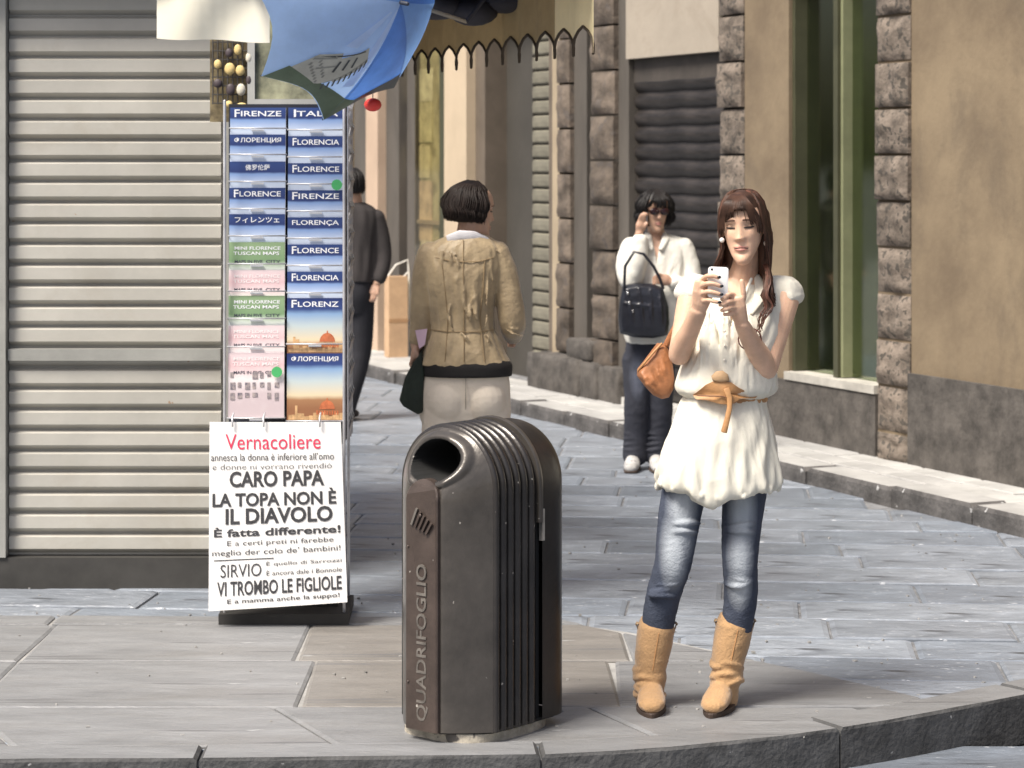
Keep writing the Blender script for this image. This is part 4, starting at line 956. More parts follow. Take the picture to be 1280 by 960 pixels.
def face_parts(M, sc_, par, off, brow=M_brow, lids=True, open_=.0, w_br=1.0):
    """brows, lashes, lips, eyes lying on the face"""
    def P(x, z, o=.0012): 
        w_, f, bk = interp(HEAD, z); cy = (f+bk)/2; ry = (bk-f)/2; c = min(.99, abs(x)/w_)**(1/.92); s_ = -math.sqrt(max(0, 1-c*c))
        y = cy + ry*math.copysign(abs(s_)**.95, s_) + face_off(x, z) - o
        return M @ (Vector((x, y, z))*sc_) - Vector(off)
    for sx in (-1, 1):
        b = MB(); b.tube([P(sx*lerp(.014,.048,t), .0275+.0045*math.sin(math.pi*min(1,t*.9+.2))-.002*t, .0005) for t in [i/7 for i in range(8)]], [(.0014,(.0028-.0016*abs(i/7-.3))*w_br) for i in range(8)], 6); b.build('eyebrow', brow, par, smooth=True)
        if lids:
            c = P(sx*.031, .008, .0); r3 = M.to_3x3().normalized()
            b = MB(); b.ball(c + r3 @ Vector((0, .0078 if not open_ else .0045, 0)), .0118*sc_, 14, 10); b.build('eyeball', M_eye if open_ else M_lid, par, smooth=True)
            if open_:
                b = MB(); b.ball(c + r3 @ Vector((0, -.0050, -.0035)), (.0052*sc_, .0025*sc_, .0048*sc_), 10, 6); b.build('iris', M_lash, par, smooth=True)
            b = MB(); b.tube([P(sx*.031+lerp(-.0145,.0150,t), (.0085+.0022*math.sin(math.pi*t) if open_ else .0052-.0010*math.sin(math.pi*t)), .0030) for t in [i/8 for i in range(9)]], [(.0020,.0016+.0020*math.sin(math.pi*i/8)) for i in range(9)], 6); b.build('eyelashes', M_lash, par, smooth=True)
            b = MB(); b.tube([P(sx*.031+lerp(-.0140,.0150,t), .0125+.0045*math.sin(math.pi*t), .0003) for t in [i/8 for i in range(9)]], [(.0008,.0009)]*9, 6); b.build('eyelid_fold', M_lid, par, smooth=True)
    b = MB()
    b.tube([P(lerp(-.024,.024,t), -.0588+.0014*math.cos((t-.5)*12.5)*(1 if .2<t<.8 else .2)-.002*(2*t-1)**2, -.0006) for t in [i/10 for i in range(11)]], [(.0022,.0006+.0030*math.sin(math.pi*i/10)) for i in range(11)], 8)
    b.tube([P(lerp(-.021,.021,t), -.0672-.0012*math.sin(math.pi*t), -.0006) for t in [i/10 for i in range(11)]], [(.0024,.0006+.0036*math.sin(math.pi*i/10)) for i in range(11)], 8)
    b.build('lips', M_lip, par, smooth=True)
    b = MB(); b.tube([P(lerp(-.023,.023,t), -.0625-.0030*(2*t-1)**2, .0016) for t in [i/10 for i in range(11)]], .0009, 5); b.build('mouth_line', M_lash, par, smooth=True)
def limb(mb, pts, seg=16, sub=4, side=None):
    """pts: (Vector, r) joints; smooth Catmull-Rom between them; r may be (a, b)"""
    n = len(pts); P = [p for p, r in pts]; Rr = [r if isinstance(r, (list, tuple)) else (r, r) for p, r in pts]; op, orr = [], []
    for i in range(n-1):
        p0, p1, p2, p3 = P[max(i-1,0)], P[i], P[i+1], P[min(i+2,n-1)]
        for k in range(sub):
            t = k/sub; t2 = t*t; t3 = t2*t
            op.append(.5*((2*p1)+(-p0+p2)*t+(2*p0-5*p1+4*p2-p3)*t2+(-p0+3*p1-3*p2+p3)*t3))
            orr.append((lerp(Rr[i][0],Rr[i+1][0],t), lerp(Rr[i][1],Rr[i+1][1],t)))
    op.append(P[-1]); orr.append(Rr[-1]); mb.tube(op, orr, seg, side)
class Fig:
    def __init__(s, Y0, zg=0.0): s.Y = Y0; s.zg = zg; s.s = F/Y0
    def p(s, x, y, d=0.0): return pix(x, y, s.Y+d)
    def rings(s, mb, tab, n=72, fold=0, nf=9, wob=0, seed=0, steps=4, sup=2.2, bottom=None, facing=0, foldfn=None):
        """tab rows: (y px, x left, x right, half depth, depth offset); dense stack of superellipse rings"""
        ys = [t[0] for t in tab]; rs = []; N_ = (len(tab)-1)*steps
        for i in range(N_+1):
            y = lerp(ys[0], ys[-1], i/N_); xl, xr, dp, dd = interp([list(t) for t in tab], y)
            t_ = i/N_; r = []
            for k in range(n):
                a = 2*math.pi*k/n; c, q = math.cos(a), math.sin(a)
                ex = math.copysign(abs(c)**(2/sup), c); ey = math.copysign(abs(q)**(2/sup), q)
                f = 1
                if foldfn: f += foldfn(a, y, t_)
                elif fold: f += fold*noise.noise(Vector((math.cos(a)*nf*.35, math.sin(a)*nf*.35+seed, y/s.s*2.2)))
                cx = (xl+xr)/2; px = cx+(xr-xl)/2*ex*f; yy = y + (bottom(a)*t_**3 if bottom else 0)
                r.append(s.p(px, yy, dd) + Vector((0, dp*ey*f, 0)))
            rs.append(r)
        mb.rings(rs)
def hair_strip(mb, pts, w0, w1, seg=5, th=.35):
    n = len(pts); mb.tube(pts, [(lerp(w0,w1,(i/(n-1))**1.5), lerp(w0,w1,(i/(n-1))**1.5)*th) for i in range(n)], seg, cap=False)
def crom(P, t):
    n = len(P)-1; x = t*n; i = min(int(x), n-1); u = x-i; p0, p1, p2, p3 = P[max(i-1,0)], P[i], P[i+1], P[min(i+2,n)]
    return .5*((2*p1)+(-p0+p2)*u+(2*p0-5*p1+4*p2-p3)*u*u+(-p0+3*p1-3*p2+p3)*u**3)
def cloth(name, c, rough=.85, b=.25, bs=220, **k): return mat(name, c, rough, k.pop('var', .06), k.pop('scale', 5), b, bs, **k)
# ---------------------------------------------------------------- main woman
Y0 = 7.88; A_ = Fig(Y0); off = tuple(ground(890, HZ+CH*F/Y0)); P = A_.p
W1 = empty('person', off, 'woman in cream belted tunic, jeans and tan boots looking at her phone', 'person')
hs = .98; hc = P(929.5, 282.5, -.045)
MH = Matrix.Translation(hc) @ Matrix.Rotation(R(-15), 4, 'Z') @ Matrix.Rotation(R(6), 4, 'X') @ Matrix.Rotation(R(-3), 4, 'Y')
b = MB(); head_mesh(b, MH, hs)
limb(b, [(P(934,300,.02), .050), (P(931,333,.018), .047), (P(926,352,.03), .054), (P(922,372,.03), (.075,.06))], side=(1,0,0))
A_.rings(b, [(346,905,944,.045,.03),(356,878,972,.062,.03),(370,862,988,.078,.02),(395,868,978,.095,.01),(425,868,972,.10,0),(455,870,958,.095,0),(490,868,952,.088,0),(520,858,958,.10,0),(560,846,964,.115,.0),(590,846,962,.10,.01),(604,856,952,.07,.01)], 48)
# arms
SR, ER, WR = P(866,368,.01), P(849,444,-.07), P(873,389,-.235)
SL, EL, WL = P(982,370,.01), P(957,462,-.07), P(927,404,-.225)
limb(b, [(SR,.048),(lerp(SR,ER,.3),.045),(lerp(SR,ER,.7),.039),(ER,.035),(lerp(ER,WR,.25)+Vector((-.004,0,0)),.037),(lerp(ER,WR,.6),.031),(WR,(.027,.021))], 20, 5)
limb(b, [(SL,.049),(lerp(SL,EL,.3),.046),(lerp(SL,EL,.7),.041),(EL,.037),(lerp(EL,WL,.25)+Vector((.004,0,0)),.038),(lerp(EL,WL,.6),.032),(WL,(.027,.021))], 20, 5)
# right hand (picture left): palm beside the phone, fingers across its back
def fing(mb, pts, r0=.0088, r1=.0066):
    n = len(pts); limb(mb, [(P(*q), lerp(r0, r1, i/(n-1))) for i, q in enumerate(pts)], 10, 3)
b.tube([P(873,389,-.235), P(876,379,-.25), P(879,366,-.262), P(881,353,-.268)], [(.024,.016),(.028,.016),(.035,.016),(.034,.014)], 14, side=(.75,.1,-.6))
fing(b, [(877,350,-.268),(884,345,-.295),(892,345,-.302),(898,347.5,-.300)])
fing(b, [(876,358,-.268),(884,354.5,-.300),(893,355,-.306),(901,358,-.303)], .0090, .0068)
fing(b, [(877,367,-.268),(885,364.5,-.300),(894,366,-.305),(901,368.5,-.302)], .0088, .0066)
fing(b, [(879,376,-.264),(886,375,-.292),(893,377,-.300),(899,378,-.298)], .0080, .0060)
fing(b, [(879,372,-.245),(885,358,-.235),(891,348,-.247),(896,342,-.258)], .0105, .0078)     # thumb on the screen side
# left hand (picture right): palm under the phone's edge, thumb up
b.tube([P(927,404,-.225), P(924,394,-.240), P(920,383,-.252), P(917,374,-.260)], [(.024,.016),(.029,.017),(.036,.017),(.033,.014)], 14, side=(.8,-.1,-.5))
fing(b, [(925,386,-.248),(929,374,-.262),(929,362,-.270),(927,351,-.272)], .0110, .0078)       # thumb
fing(b, [(917,369,-.262),(911,368,-.283),(906,372,-.290),(902,374,-.285)])
fing(b, [(918,377,-.262),(911,377,-.285),(905,380,-.290),(900,381,-.283)])
fing(b, [(919,384,-.260),(912,385,-.282),(906,387,-.286),(902,388,-.280)], .0085, .0064)
fing(b, [(920,391,-.254),(914,392,-.272),(909,393,-.276),(905,393,-.270)], .0078, .0058)
# legs inside the jeans and feet inside the boots
LJ = [(868,575,.0),(853,628,.0),(843,703,-.035),(828,748,.0),(821,800,.03),(815,862,.04)]; RJ = [(937,575,.0),(930,628,.0),(925,705,-.03),(925,748,.005),(918,800,.02),(905,862,.03)]
for J in (LJ, RJ): limb(b, [(P(*q), r) for q, r in zip(J, (.060,.055,.044,.042,.036,.030))], 14, 3)
body = b.fuse('body', M_skin, W1, off, .0031, 2, .5)
face_parts(MH, hs, W1, off, mat('main_brow', (.09,.045,.03), .8, .1, 40), w_br=1.35)
M_nail = mat('dark_nail_polish', (.012,.012,.016), .2, .1, 9)
for q in ((899,346.5,-.308),(902,357.5,-.311),(902,368,-.309),(899.5,377.8,-.305)):
    c = P(*q)-Vector(off); n_ = MB(); n_.ball(c, (.0065,.0035,.0048), 10, 6); n_.build('fingernail', M_nail, W1, smooth=True)
# tunic
M_tun = cloth('cream_cotton', (.80,.765,.66), .9, .2, 240, transl=.12)
def tfold(a, y, t):
    fr = max(0, -math.sin(a))
    low = max(0, (y-505)/110); v_ = noise.noise(Vector((a*2.2, y*.006, 3)))
    return .045*low*math.sin(a*15+2.5*noise.noise(Vector((a, y*.01, 1)))*3) + .02*math.sin(a*27+y*.02)*low + .05*v_*low
def ufold(a, y, t):
    u_ = math.sin(max(0, min(1, (y-375)/110))*math.pi)
    return (.042*math.sin(a*17+1.5*noise.noise(Vector((a*2, y*.02, 1)))*4) + .045*noise.noise(Vector((math.cos(a)*3, math.sin(a)*3, y*.035))))*u_
b = MB()
A_.rings(b, [(352,884,966,.060,.03),(360,868,982,.076,.022),(375,863,984,.088,.015),(395,866,981,.104,.005),(420,866,974,.115,-.005),(448,857,968,.122,-.008),(472,847,971,.132,-.008),(488,845,970,.130,-.005),(496,856,958,.110,0)], 120, steps=6, foldfn=ufold)
for sx, q0, q1, q2 in ((-1, (880,360,.02), (866,360,.015), (857,362,.0)), (1, (966,360,.02), (984,362,.015), (993,366,.005))):
    limb(b, [(P(*q0), (.040,.046)), (P(*q1), (.044,.052)), (P(q2[0]-sx*1,q2[1]+5,q2[2]), (.031,.053))], 24, 4, side=(0,0,1))
rg = random.Random(31)
for k in range(34):                          # gathers running down to the waist
    x = rg.uniform(876,958); y0_ = rg.uniform(385,420); y1_ = rg.uniform(450,482); q = abs(x-909)/64; dd = -.128*math.sqrt(max(.05,1-q*q)); x2 = x+rg.uniform(-5,5)
    b.tube([P(x,y0_,dd*.86), P((x+x2)/2+rg.uniform(-2,2),(y0_+y1_)/2,dd*1.00), P(x2,y1_,dd*1.04)], [.0015,.0055,.002], 8)
cx_ = 921
def vneck(co):
    q = co + Vector(off); px = 640 + q.x*F/q.y; py = HZ + (CH-q.z)*F/q.y
    if q.y < Y0+.02:
        hwid = 17.5*max(0, 1-(py-348)/62); c = cx_ - (py-348)*.12
        e = (hwid-abs(px-c))/2.2
        if py < 412 and hwid > 0 and e > 0: q.y += .052*min(1, e)
    if py < 356 and abs(px-927) < 23: q.z -= .03; q.y += .01
    return q - Vector(off)
top = b.fuse('blouse', M_tun, W1, off, .0042, 2, .5, vneck); crinkle(top, .0034, 17, (1.3,1.3,.45), 2)
b = MB()
def hem(a):
    c = math.cos(a); s_ = math.sin(a)
    return (16*math.exp(-((c+.15)/.22)**2) - 8*abs(c)**3)*(1 if s_ < 0 else .5) + 2.5*math.sin(a*9)
A_.rings(b, [(494,857,957,.108,0),(503,851,957,.118,0),(520,845,961,.130,0),(545,836,967,.144,0),(575,826,973,.155,0),(595,822,976,.160,0),(606,823,976,.160,0),(613,829,970,.150,0),(615,838,960,.13,0)], 200, steps=7, foldfn=tfold, bottom=hem)
rng = random.Random(2)
for k in range(72):                          # gathered, bunched hem
    a = 2*math.pi*k/72; r_ = 1+.05*math.sin(a*15)
    px = 899+74*math.cos(a)*r_; y_ = 607+hem(a)*.8+rng.uniform(-4,4)
    b.ball(P(px, y_, 0)+Vector((0, .150*math.sin(a)*r_, 0)), (.009,.010,rng.uniform(.008,.018)), 8, 6)
skirt = b.fuse('skirt', M_tun, W1, off, .0042, 2, .5); crinkle(skirt, .0042, 15, (1.4,1.4,.40), 4)
# lace band and gathers at the collar, buttons down the front
b = MB()
for sx in (-1, 1):
    pts = [P(cx_-(y-348)*.12+sx*(18.5*(1-(y-348)/62)), y, -.068-(y-348)*.0007) for y in range(348, 408, 6)]
    b.tube([q-Vector(off) for q in pts], [(.005,.003)]*len(pts), 8, side=(1,0,0))
b.build('neck_band', M_tun, W1, smooth=True)
b = MB(); pts = [P(946,344,.0), P(951,358,-.05), P(948,375,-.085), P(939,392,-.1)]
b.tube([q-Vector(off) for q in pts], [(.010,.003),(.020,.003),(.018,.003),(.006,.003)], 8, side=(1,0,0)); b.build('collar_flap', M_tun, W1, smooth=True)
M_btn = mat('shell_button', (.70,.66,.58), .3, .1, 9)
for y in (414,432,450): 
    c = P(906,y,-.138)-Vector(off); b = MB(); b.ball(c, (.0045,.002,.0045), 10, 6); b.build('button', M_btn, W1, smooth=True)
# belt
M_belt = mat('tan_leather', (.46,.24,.10), .55, .15, 14, .2, 60)
b = MB(); rs = []
for y, g_ in ((490,1.02),(492,1.05),(498,1.05),(500.5,1.02)):
    rs.append([P(907+50*g_*math.cos(a), y-1.2*math.sin(a)+2*math.cos(a), 0)+Vector((0,.112*g_*math.sin(a),0))-Vector(off) for a in [2*math.pi*k/64 for k in range(64)]])
b.rings(rs, cap=False); b.build('belt', M_belt, W1, smooth=True)
def slab(name, poly, d, th, m, bulge=.0):
    b = MB(); n = len(poly); c = (sum(q[0] for q in poly)/n, sum(q[1] for q in poly)/n); fr = []; bk = []
    f_ = lambda q: d + .10*((q[0]-905)/60)**2
    fr = [P(q[0], q[1], f_(q)) for q in poly]; bk = [P(q[0], q[1], f_(q)+th) for q in poly]; ins = [P(lerp(q[0],c[0],.25), lerp(q[1],c[1],.25), f_(q)-.004) for q in poly]
    cc = P(c[0], c[1], d-.006)
    vs = [q-Vector(off) for q in fr+bk+ins+[cc]]; fs = []
    for k in range(n): j = (k+1) % n; fs += [(k,j,n+j,n+k),(2*n+k,2*n+j,j,k),(2*n+k,2*n+j,3*n)]
    b.add(vs, fs); return b.build(name, m, W1, smooth=True, sharp=50)
slab('belt_front', [(866,494),(874,488),(882,481),(891,477),(903,475.5),(914,478),(924,485),(936,491),(948,494),(944,498),(926,498),(914,506),(900,505),(884,500.5),(870,499)], -.156, .045, M_belt)
slab('belt_loop', [(889,470),(895,464),(903,463),(910,468),(912,476),(902,478),(891,476)], -.162, .020, mat('pale_tan_leather', (.48,.31,.17), .6, .12, 14, .2, 60))
b = MB(); b.tube([P(*q)-Vector(off) for q in ((908,486,-.166),(912,497,-.168),(912,510,-.170),(909,524,-.176),(905,540,-.182))], [(.011,.003),(.0095,.003),(.0085,.003),(.009,.003),(.010,.003)], 8, side=(1,0,0)); b.build('belt_tie', M_belt, W1, smooth=True)
b = MB(); b.tube([P(*q)-Vector(off) for q in ((872,494,-.136),(888,495,-.160),(904,495.5,-.165),(912,498,-.165))], .0025, 6); b.build('belt_cord', mat('dark_cord', (.20,.09,.04), .6, .2, 9), W1, smooth=True)
# jeans with worn thighs and knees
def jeans(name, dark, light, spots):
    m = mat(name, dark, .85, .15, 9, .35, 160); N = m.node_tree.nodes; L = m.node_tree.links; p = N['Principled BSDF']; src = p.inputs['Base Color'].links[0].from_socket
    tc = N.new('ShaderNodeTexCoord'); prev = None
    for (c, r) in spots:
        mp = N.new('ShaderNodeMapping'); mp.vector_type = 'TEXTURE'; mp.inputs['Location'].default_value = c; mp.inputs['Scale'].default_value = r; L.new(tc.outputs['Object'], mp.inputs[0])
        gd = N.new('ShaderNodeTexGradient'); gd.gradient_type = 'SPHERICAL'; L.new(mp.outputs[0], gd.inputs[0])
        if prev is None: prev = gd.outputs[1]
        else: a = N.new('ShaderNodeMath'); a.operation = 'MAXIMUM'; L.new(prev, a.inputs[0]); L.new(gd.outputs[1], a.inputs[1]); prev = a.outputs[0]
    t = N.new('ShaderNodeTexNoise'); t.inputs['Scale'].default_value = 22; t.inputs['Detail'].default_value = 6; mpp = N.new('ShaderNodeMapping'); mpp.inputs['Scale'].default_value = (1,1,.35); L.new(tc.outputs['Object'], mpp.inputs[0]); L.new(mpp.outputs[0], t.inputs[0])
    ml = N.new('ShaderNodeMath'); ml.operation = 'MULTIPLY'; L.new(prev, ml.inputs[0]); ma = N.new('ShaderNodeMath'); ma.operation = 'MULTIPLY_ADD'; L.new(t.outputs[0], ma.inputs[0]); ma.inputs[1].default_value = 1.2; ma.inputs[2].default_value = .9; L.new(ma.outputs[0], ml.inputs[1]); ml.use_clamp = True
    mx = N.new('ShaderNodeMixRGB'); L.new(ml.outputs[0], mx.inputs[0]); L.new(src, mx.inputs[1]); mx.inputs[2].default_value = (*light, 1); L.new(mx.outputs[0], p.inputs['Base Color']); return m
def rel(x, y, d): return tuple(P(x, y, d)-Vector(off))
M_jean = jeans('washed_denim', (.052,.062,.090), (.34,.37,.41), [(rel(853,640,-.09),(.060,.16,.20)),(rel(843,690,-.10),(.055,.14,.16)),(rel(929,640,-.09),(.055,.16,.17)),(rel(926,695,-.09),(.050,.13,.12)),(rel(925,735,-.07),(.045,.12,.09))])
M_jean.node_tree.nodes['Principled BSDF'].inputs['Specular IOR Level'].default_value = .2
b = MB()
A_.rings(b, [(560,848,962,.112,0),(590,844,962,.112,.0),(606,846,958,.09,0)], 40)
LJr = (.078,.0725,.066,.0600,.056,.052); RJr = (.076,.070,.063,.0575,.055,.050)
LJ2 = [(866,580,0),(853,625,0),(846,670,-.015),(841,705,-.03),(829,745,.0),(820,792,.025)]; RJ2 = [(937,580,0),(930,625,0),(926,670,-.01),(925,705,-.025),(926,745,.0),(920,790,.02)]
limb(b, [(P(*q), r) for q, r in zip(LJ2, LJr)], 28, 6); limb(b, [(P(*q), r) for q, r in zip(RJ2, RJr)], 28, 6)
rng = random.Random(8)
for (kx, ky, r_, nn) in ((840,712,.060,6),(925,712,.057,6),(828,740,.058,2),(925,660,.064,2),(851,660,.066,2)):   # wrinkles behind and below the knees
    for k in range(nn):
        y = ky+(k-nn/2)*7.5+rng.uniform(-2,2); t0 = rng.uniform(-.5,.0); sl = rng.uniform(-8,8); pts = []
        for a in [i/8 for i in range(9)]:
            an = R(200+ (a*140)); pts.append(P(kx+math.cos(an)*(r_-.003)*A_.s + (y-ky)*-.25*(1 if kx < 900 else 0), y+sl*(a-.5)+1.5*math.sin(a*7+k), -.015)+Vector((0,math.sin(an)*(r_-.003),0)))
        b.tube(pts, [(.002+.0085*math.sin(math.pi*i/8)) for i in range(9)], 8)
crinkle(b.fuse('jeans', M_jean, W1, off, .0042, 2, .5), .0016, 16, (.8,.8,1.5), 6)
# boots
M_boot = mat('tan_suede', (.40,.24,.115), .9, .16, 9, .35, 120, sheen=.3); M_sole = mat('boot_sole', (.05,.032,.024), .7, .2, 9)
for (tx, ty, mx_, ax_, toe, heel) in ((820.5,783,813,812,(812,0),(815,0)), (918.5,779,909,906,(886,0),(911,0))):
    b = MB(); rg = random.Random(int(tx)); rr_ = .0605
    pts = [(P(tx,ty+1,.028),(.0615,.066)),(P(lerp(tx,mx_,.4),ty+22,.03),(.060,.066)),(P(lerp(tx,mx_,.85),ty+42,.03),(.055,.062)),(P(mx_,ty+55,.03),(.049,.058)),(P(mx_+.5,ty+62,.03),(.052,.060)),(P(ax_,ty+78,.03),(.047,.055)),(P(ax_,ty+95,.03),(.044,.052))]
    limb(b, pts, 28, 5, side=(1,0,0))
    hl = Vector(((heel[0]-640)/A_.s, Y0+.085, 0)); te = Vector(((toe[0]-640)/A_.s, Y0-.125, 0)); dr = (te-hl).normalized(); sd_ = Vector((-dr.y, dr.x, 0)); l = (te-hl).length
    b.tube([hl+dr*.0+Vector((0,0,.048)), hl+dr*l*.25+Vector((0,0,.052)), hl+dr*l*.5+Vector((0,0,.050)), hl+dr*l*.72+Vector((0,0,.041)), hl+dr*l*.92+Vector((0,0,.034)), hl+dr*l*1.0+Vector((0,0,.030))],
           [(.030,.036),(.036,.042),(.041,.042),(.046,.031),(.042,.025),(.030,.019)], 22, side=tuple(sd_))
    for k in range(9):                       # slouched ankle folds
        y = ty+46+k*5+rg.uniform(-2,2); cc = P(mx_, y, .03); pts = []; t0 = rg.uniform(0,6.28); n_ = 9
        for i in range(n_):
            a = t0+i/ (n_-1)*rg.uniform(2.2,2.6); pts.append(cc+Vector((math.cos(a)*.050, math.sin(a)*.058, .008*math.sin(i*.8+k))))
        b.tube(pts, [.002+.0085*math.sin(math.pi*i/(n_-1)) for i in range(n_)], 8)
    bt = b.fuse('boot', M_boot, W1, off, .0042, 2, .5); crinkle(bt, .0014, 18, (.8,.8,1.4), tx)
    s_ = MB(); o2 = []
    for a in [2*math.pi*k/28 for k in range(28)]:
        t = .5-.5*math.cos(a); wd_ = .5+.12*t; o2.append(hl+dr*(l*(-.14)+ (l*1.26)*t)+sd_*math.sin(a)*(.030+.019*math.sin(math.pi*min(1,t*.95+.05)*.9)))
    s_.prism([(q.x-off[0], q.y-off[1]) for q in o2], .0, .016, .002, .004)
    hl2 = hl-dr*.005; s_.tube([hl2+Vector((-off[0],-off[1],.001)), hl2+dr*.012+Vector((-off[0],-off[1],.03))], [(.034,.036),(.032,.034)], 16, cap=False)
    s_.build('sole', M_sole, bt)
    for sx in (-1, 1):
        e_ = P(tx+sx*21.5, ty+9, .028)-Vector(off); f_ = MB(); f_.tube([e_, e_+Vector((sx*.008,0,.028)), e_+Vector((sx*.010,-.006,.036)), e_+Vector((sx*.002,-.008,.036)), e_+Vector((-sx*.004,-.004,.02))], [(.009,.002)]*5, 8, side=(0,1,0)); f_.build('pull_loop', mat('loop_leather', (.36,.25,.15), .7, .1, 9) if 'loop_leather' not in bpy.data.materials else bpy.data.materials['loop_leather'], bt, smooth=True)
    f_ = MB(); f_.tube([P(tx+1.5,ty+4,.028)+Vector((0,-.066,0))-Vector(off), P(lerp(tx,mx_,.6)+1.5,ty+30,.03)+Vector((0,-.0655,0))-Vector(off), P(mx_+1.5,ty+50,.03)+Vector((0,-.060,0))-Vector(off)], .0018, 5); f_.build('seam', M_belt, bt)
# hair
M_hair = mat('brown_hair', (.032,.016,.010), .48, .35, 26, 0, col2=(.078,.038,.024), spec=.28, stretch=(1,1,.15)); M_hairr = mat('reddish_hair', (.095,.036,.025), .45, .3, 26, 0, col2=(.17,.075,.05), spec=.3, stretch=(1,1,.15))
def HL(x, y, z): return MH @ (Vector((x, y, z))*hs)
def scalp(phi, th, r=1.0):
    """phi azimuth (0 front, +pi/2 picture right), th 0 crown..1 brow level"""
    z = .120*math.cos(th*math.pi/2*.96); rr = math.sin(th*math.pi/2*.96)**.72
    x = .081*math.sin(phi)*rr*r; y = (-.099 if math.cos(phi) > 0 else .104)*abs(math.cos(phi))*rr*r
    return (x, y+.004, z*r)
b = MB(); rs = []                            # close cap under the strands
for i in range(14):
    th = .05+.95*i/13; rs.append([HL(*scalp(2*math.pi*k/40, th if abs(((2*math.pi*k/40+math.pi) % (2*math.pi))-math.pi) > 1.02 else min(th, .65), 1.0)) for k in range(40)])
rs.append([HL(*[q*f for q, f in zip(scalp(2*math.pi*k/40, 1 if abs(((2*math.pi*k/40+math.pi) % (2*math.pi))-math.pi) > 1.02 else .64, .985), (.8,.8,.9))]) for k in range(40)])
b.rings(rs); 
# back and side mass
for sx in (-1, 1): limb(b, [(HL(sx*.052,.045,.03),(.030,.040)),(HL(sx*.060,.045,-.05),(.026,.035)),(HL(sx*.055,.050,-.13),(.024,.026)),(HL(sx*.052,.050,-.19),(.016,.016))], 16, 4, side=(1,0,0))
limb(b, [(HL(0,.07,.04),(.060,.040)),(HL(0,.075,-.08),(.060,.026)),(HL(0,.075,-.19),(.05,.016))], 16, 4, side=(1,0,0))
hr = b.xf(Matrix.Translation(-Vector(off))).build('hair', M_hair, W1, smooth=True)
rng = random.Random(21); S1 = MB(); S2 = MB()
def strand(P_, w0=.0042, w1=.0015, mb=None, n=12): hair_strip(mb or S1, [crom(P_, i/n)-Vector(off) for i in range(n+1)], w0, w1)
for k in range(900):                        # long side and back hair
    phi = rng.uniform(.98 if k % 9 == 0 else 1.15, 2*math.pi-.98); sgn = 1 if phi < math.pi else -1; fr = 1-min(1, (min(phi, 2*math.pi-phi)-.98)/1.2)
    part = Vector((-.010, -.055+.09*rng.random(), 0)); s0 = scalp(phi, .10+.2*rng.random(), 1.02); s1 = scalp(phi, .60, 1.04); s2 = scalp(phi, 1.0, 1.06); j = lambda a: rng.uniform(-a, a)
    r0 = HL(*s0)+Vector((j(.004),j(.004),0)); r1 = HL(s1[0]+j(.002), s1[1], s1[2]+j(.003)); r2 = HL(s2[0]*1.0, s2[1], s2[2]-.01)
    Ld = rng.uniform(.66,1.0)
    if sgn < 0: pts = [r0, r1, r2, HL(s2[0]*.93+j(.004), s2[1]*.8+.02*(1-fr), -.07), P(896+j(4)-fr*4, 340+j(3), .0-.02*fr), P(889+j(7), 340+36*Ld, -.03-.03*fr)]
    else: pts = [r0, r1, r2, HL(s2[0]*1.02+j(.004), s2[1]*.8+.01, -.06), P(958+j(5), 334+j(3), -.01-.03*fr), P(960+j(6), 334+26*Ld, -.065-.03*fr), P(962+j(8), 334+50*Ld, -.095-.02*fr)]
    strand(pts, rng.uniform(.0016,.0034), .0007, S2 if rng.random() < (.22 if sgn < 0 else .30) else S1)
for k in range(16):                          # loose wavy locks on the picture right
    j = lambda a: rng.uniform(-a, a)
    strand([P(958+j(4),330,-.04), P(960+j(4),350,-.09), P(955+j(5),368,-.115), P(962+j(6),384,-.118), P(952+j(5),398+j(3),-.125), P(949+j(5),404+rng.uniform(0,22),-.125)], .003, .001, S2 if k % 2 else S1)
for k in range(340):                         # fringe swept to both sides of the brow
    x = rng.uniform(-.066,.066); j = lambda a: rng.uniform(-a, a); px_ = -.004+j(.004)
    ez = .016+.030*max(0, 1-abs(x+.014)/.05)+j(.006) - (.030 if x < -.045 or x > .050 else 0)
    if -.014 < x < .032: ez = .064+j(.004) if rng.random() < .97 else ez
    strand([HL(px_*.5+x*.25, -.050, .112), HL(x*.6+px_*.5, -.084, .093), HL(x*.86, -.0985+abs(x)*.18, .066), HL(x*1.05, -.0985+abs(x)*.42, max(.032, ez+.012)), HL(x*1.12, -.0945+abs(x)*.52, ez)], .0019, .0006, n=10)
S1.build('hair_strands', M_hair, hr, smooth=True); S2.build('reddish_strands', M_hairr, hr, smooth=True)
M_pearl = mat('pearl', (.85,.83,.78), .2, .03, 9)
for q in ((957.5,304,-.045),(902.5,300,-.075)): b = MB(); b.ball(P(*q)-Vector(off), .0085, 12, 8); b.build('earring', M_pearl, W1, smooth=True)
b = MB(); c = lerp(EL, WL, .66); b.tube([c+Vector((.037*math.cos(a), -.012*math.sin(a), .036*math.sin(a)))-Vector(off) for a in [i/16*6.283 for i in range(17)]], .0022, 6, cap=False); b.build('bracelet', mat('beads', (.20,.07,.05), .4, .3, 60), W1, smooth=True)
b = MB(); b.tube([P(*q)-Vector(off) for q in ((906,350,-.045),(909,366,-.068),(919,385,-.082),(930,372,-.075),(938,356,-.055))], .0014, 6); b.build('necklace', M_pearl, W1, smooth=True)
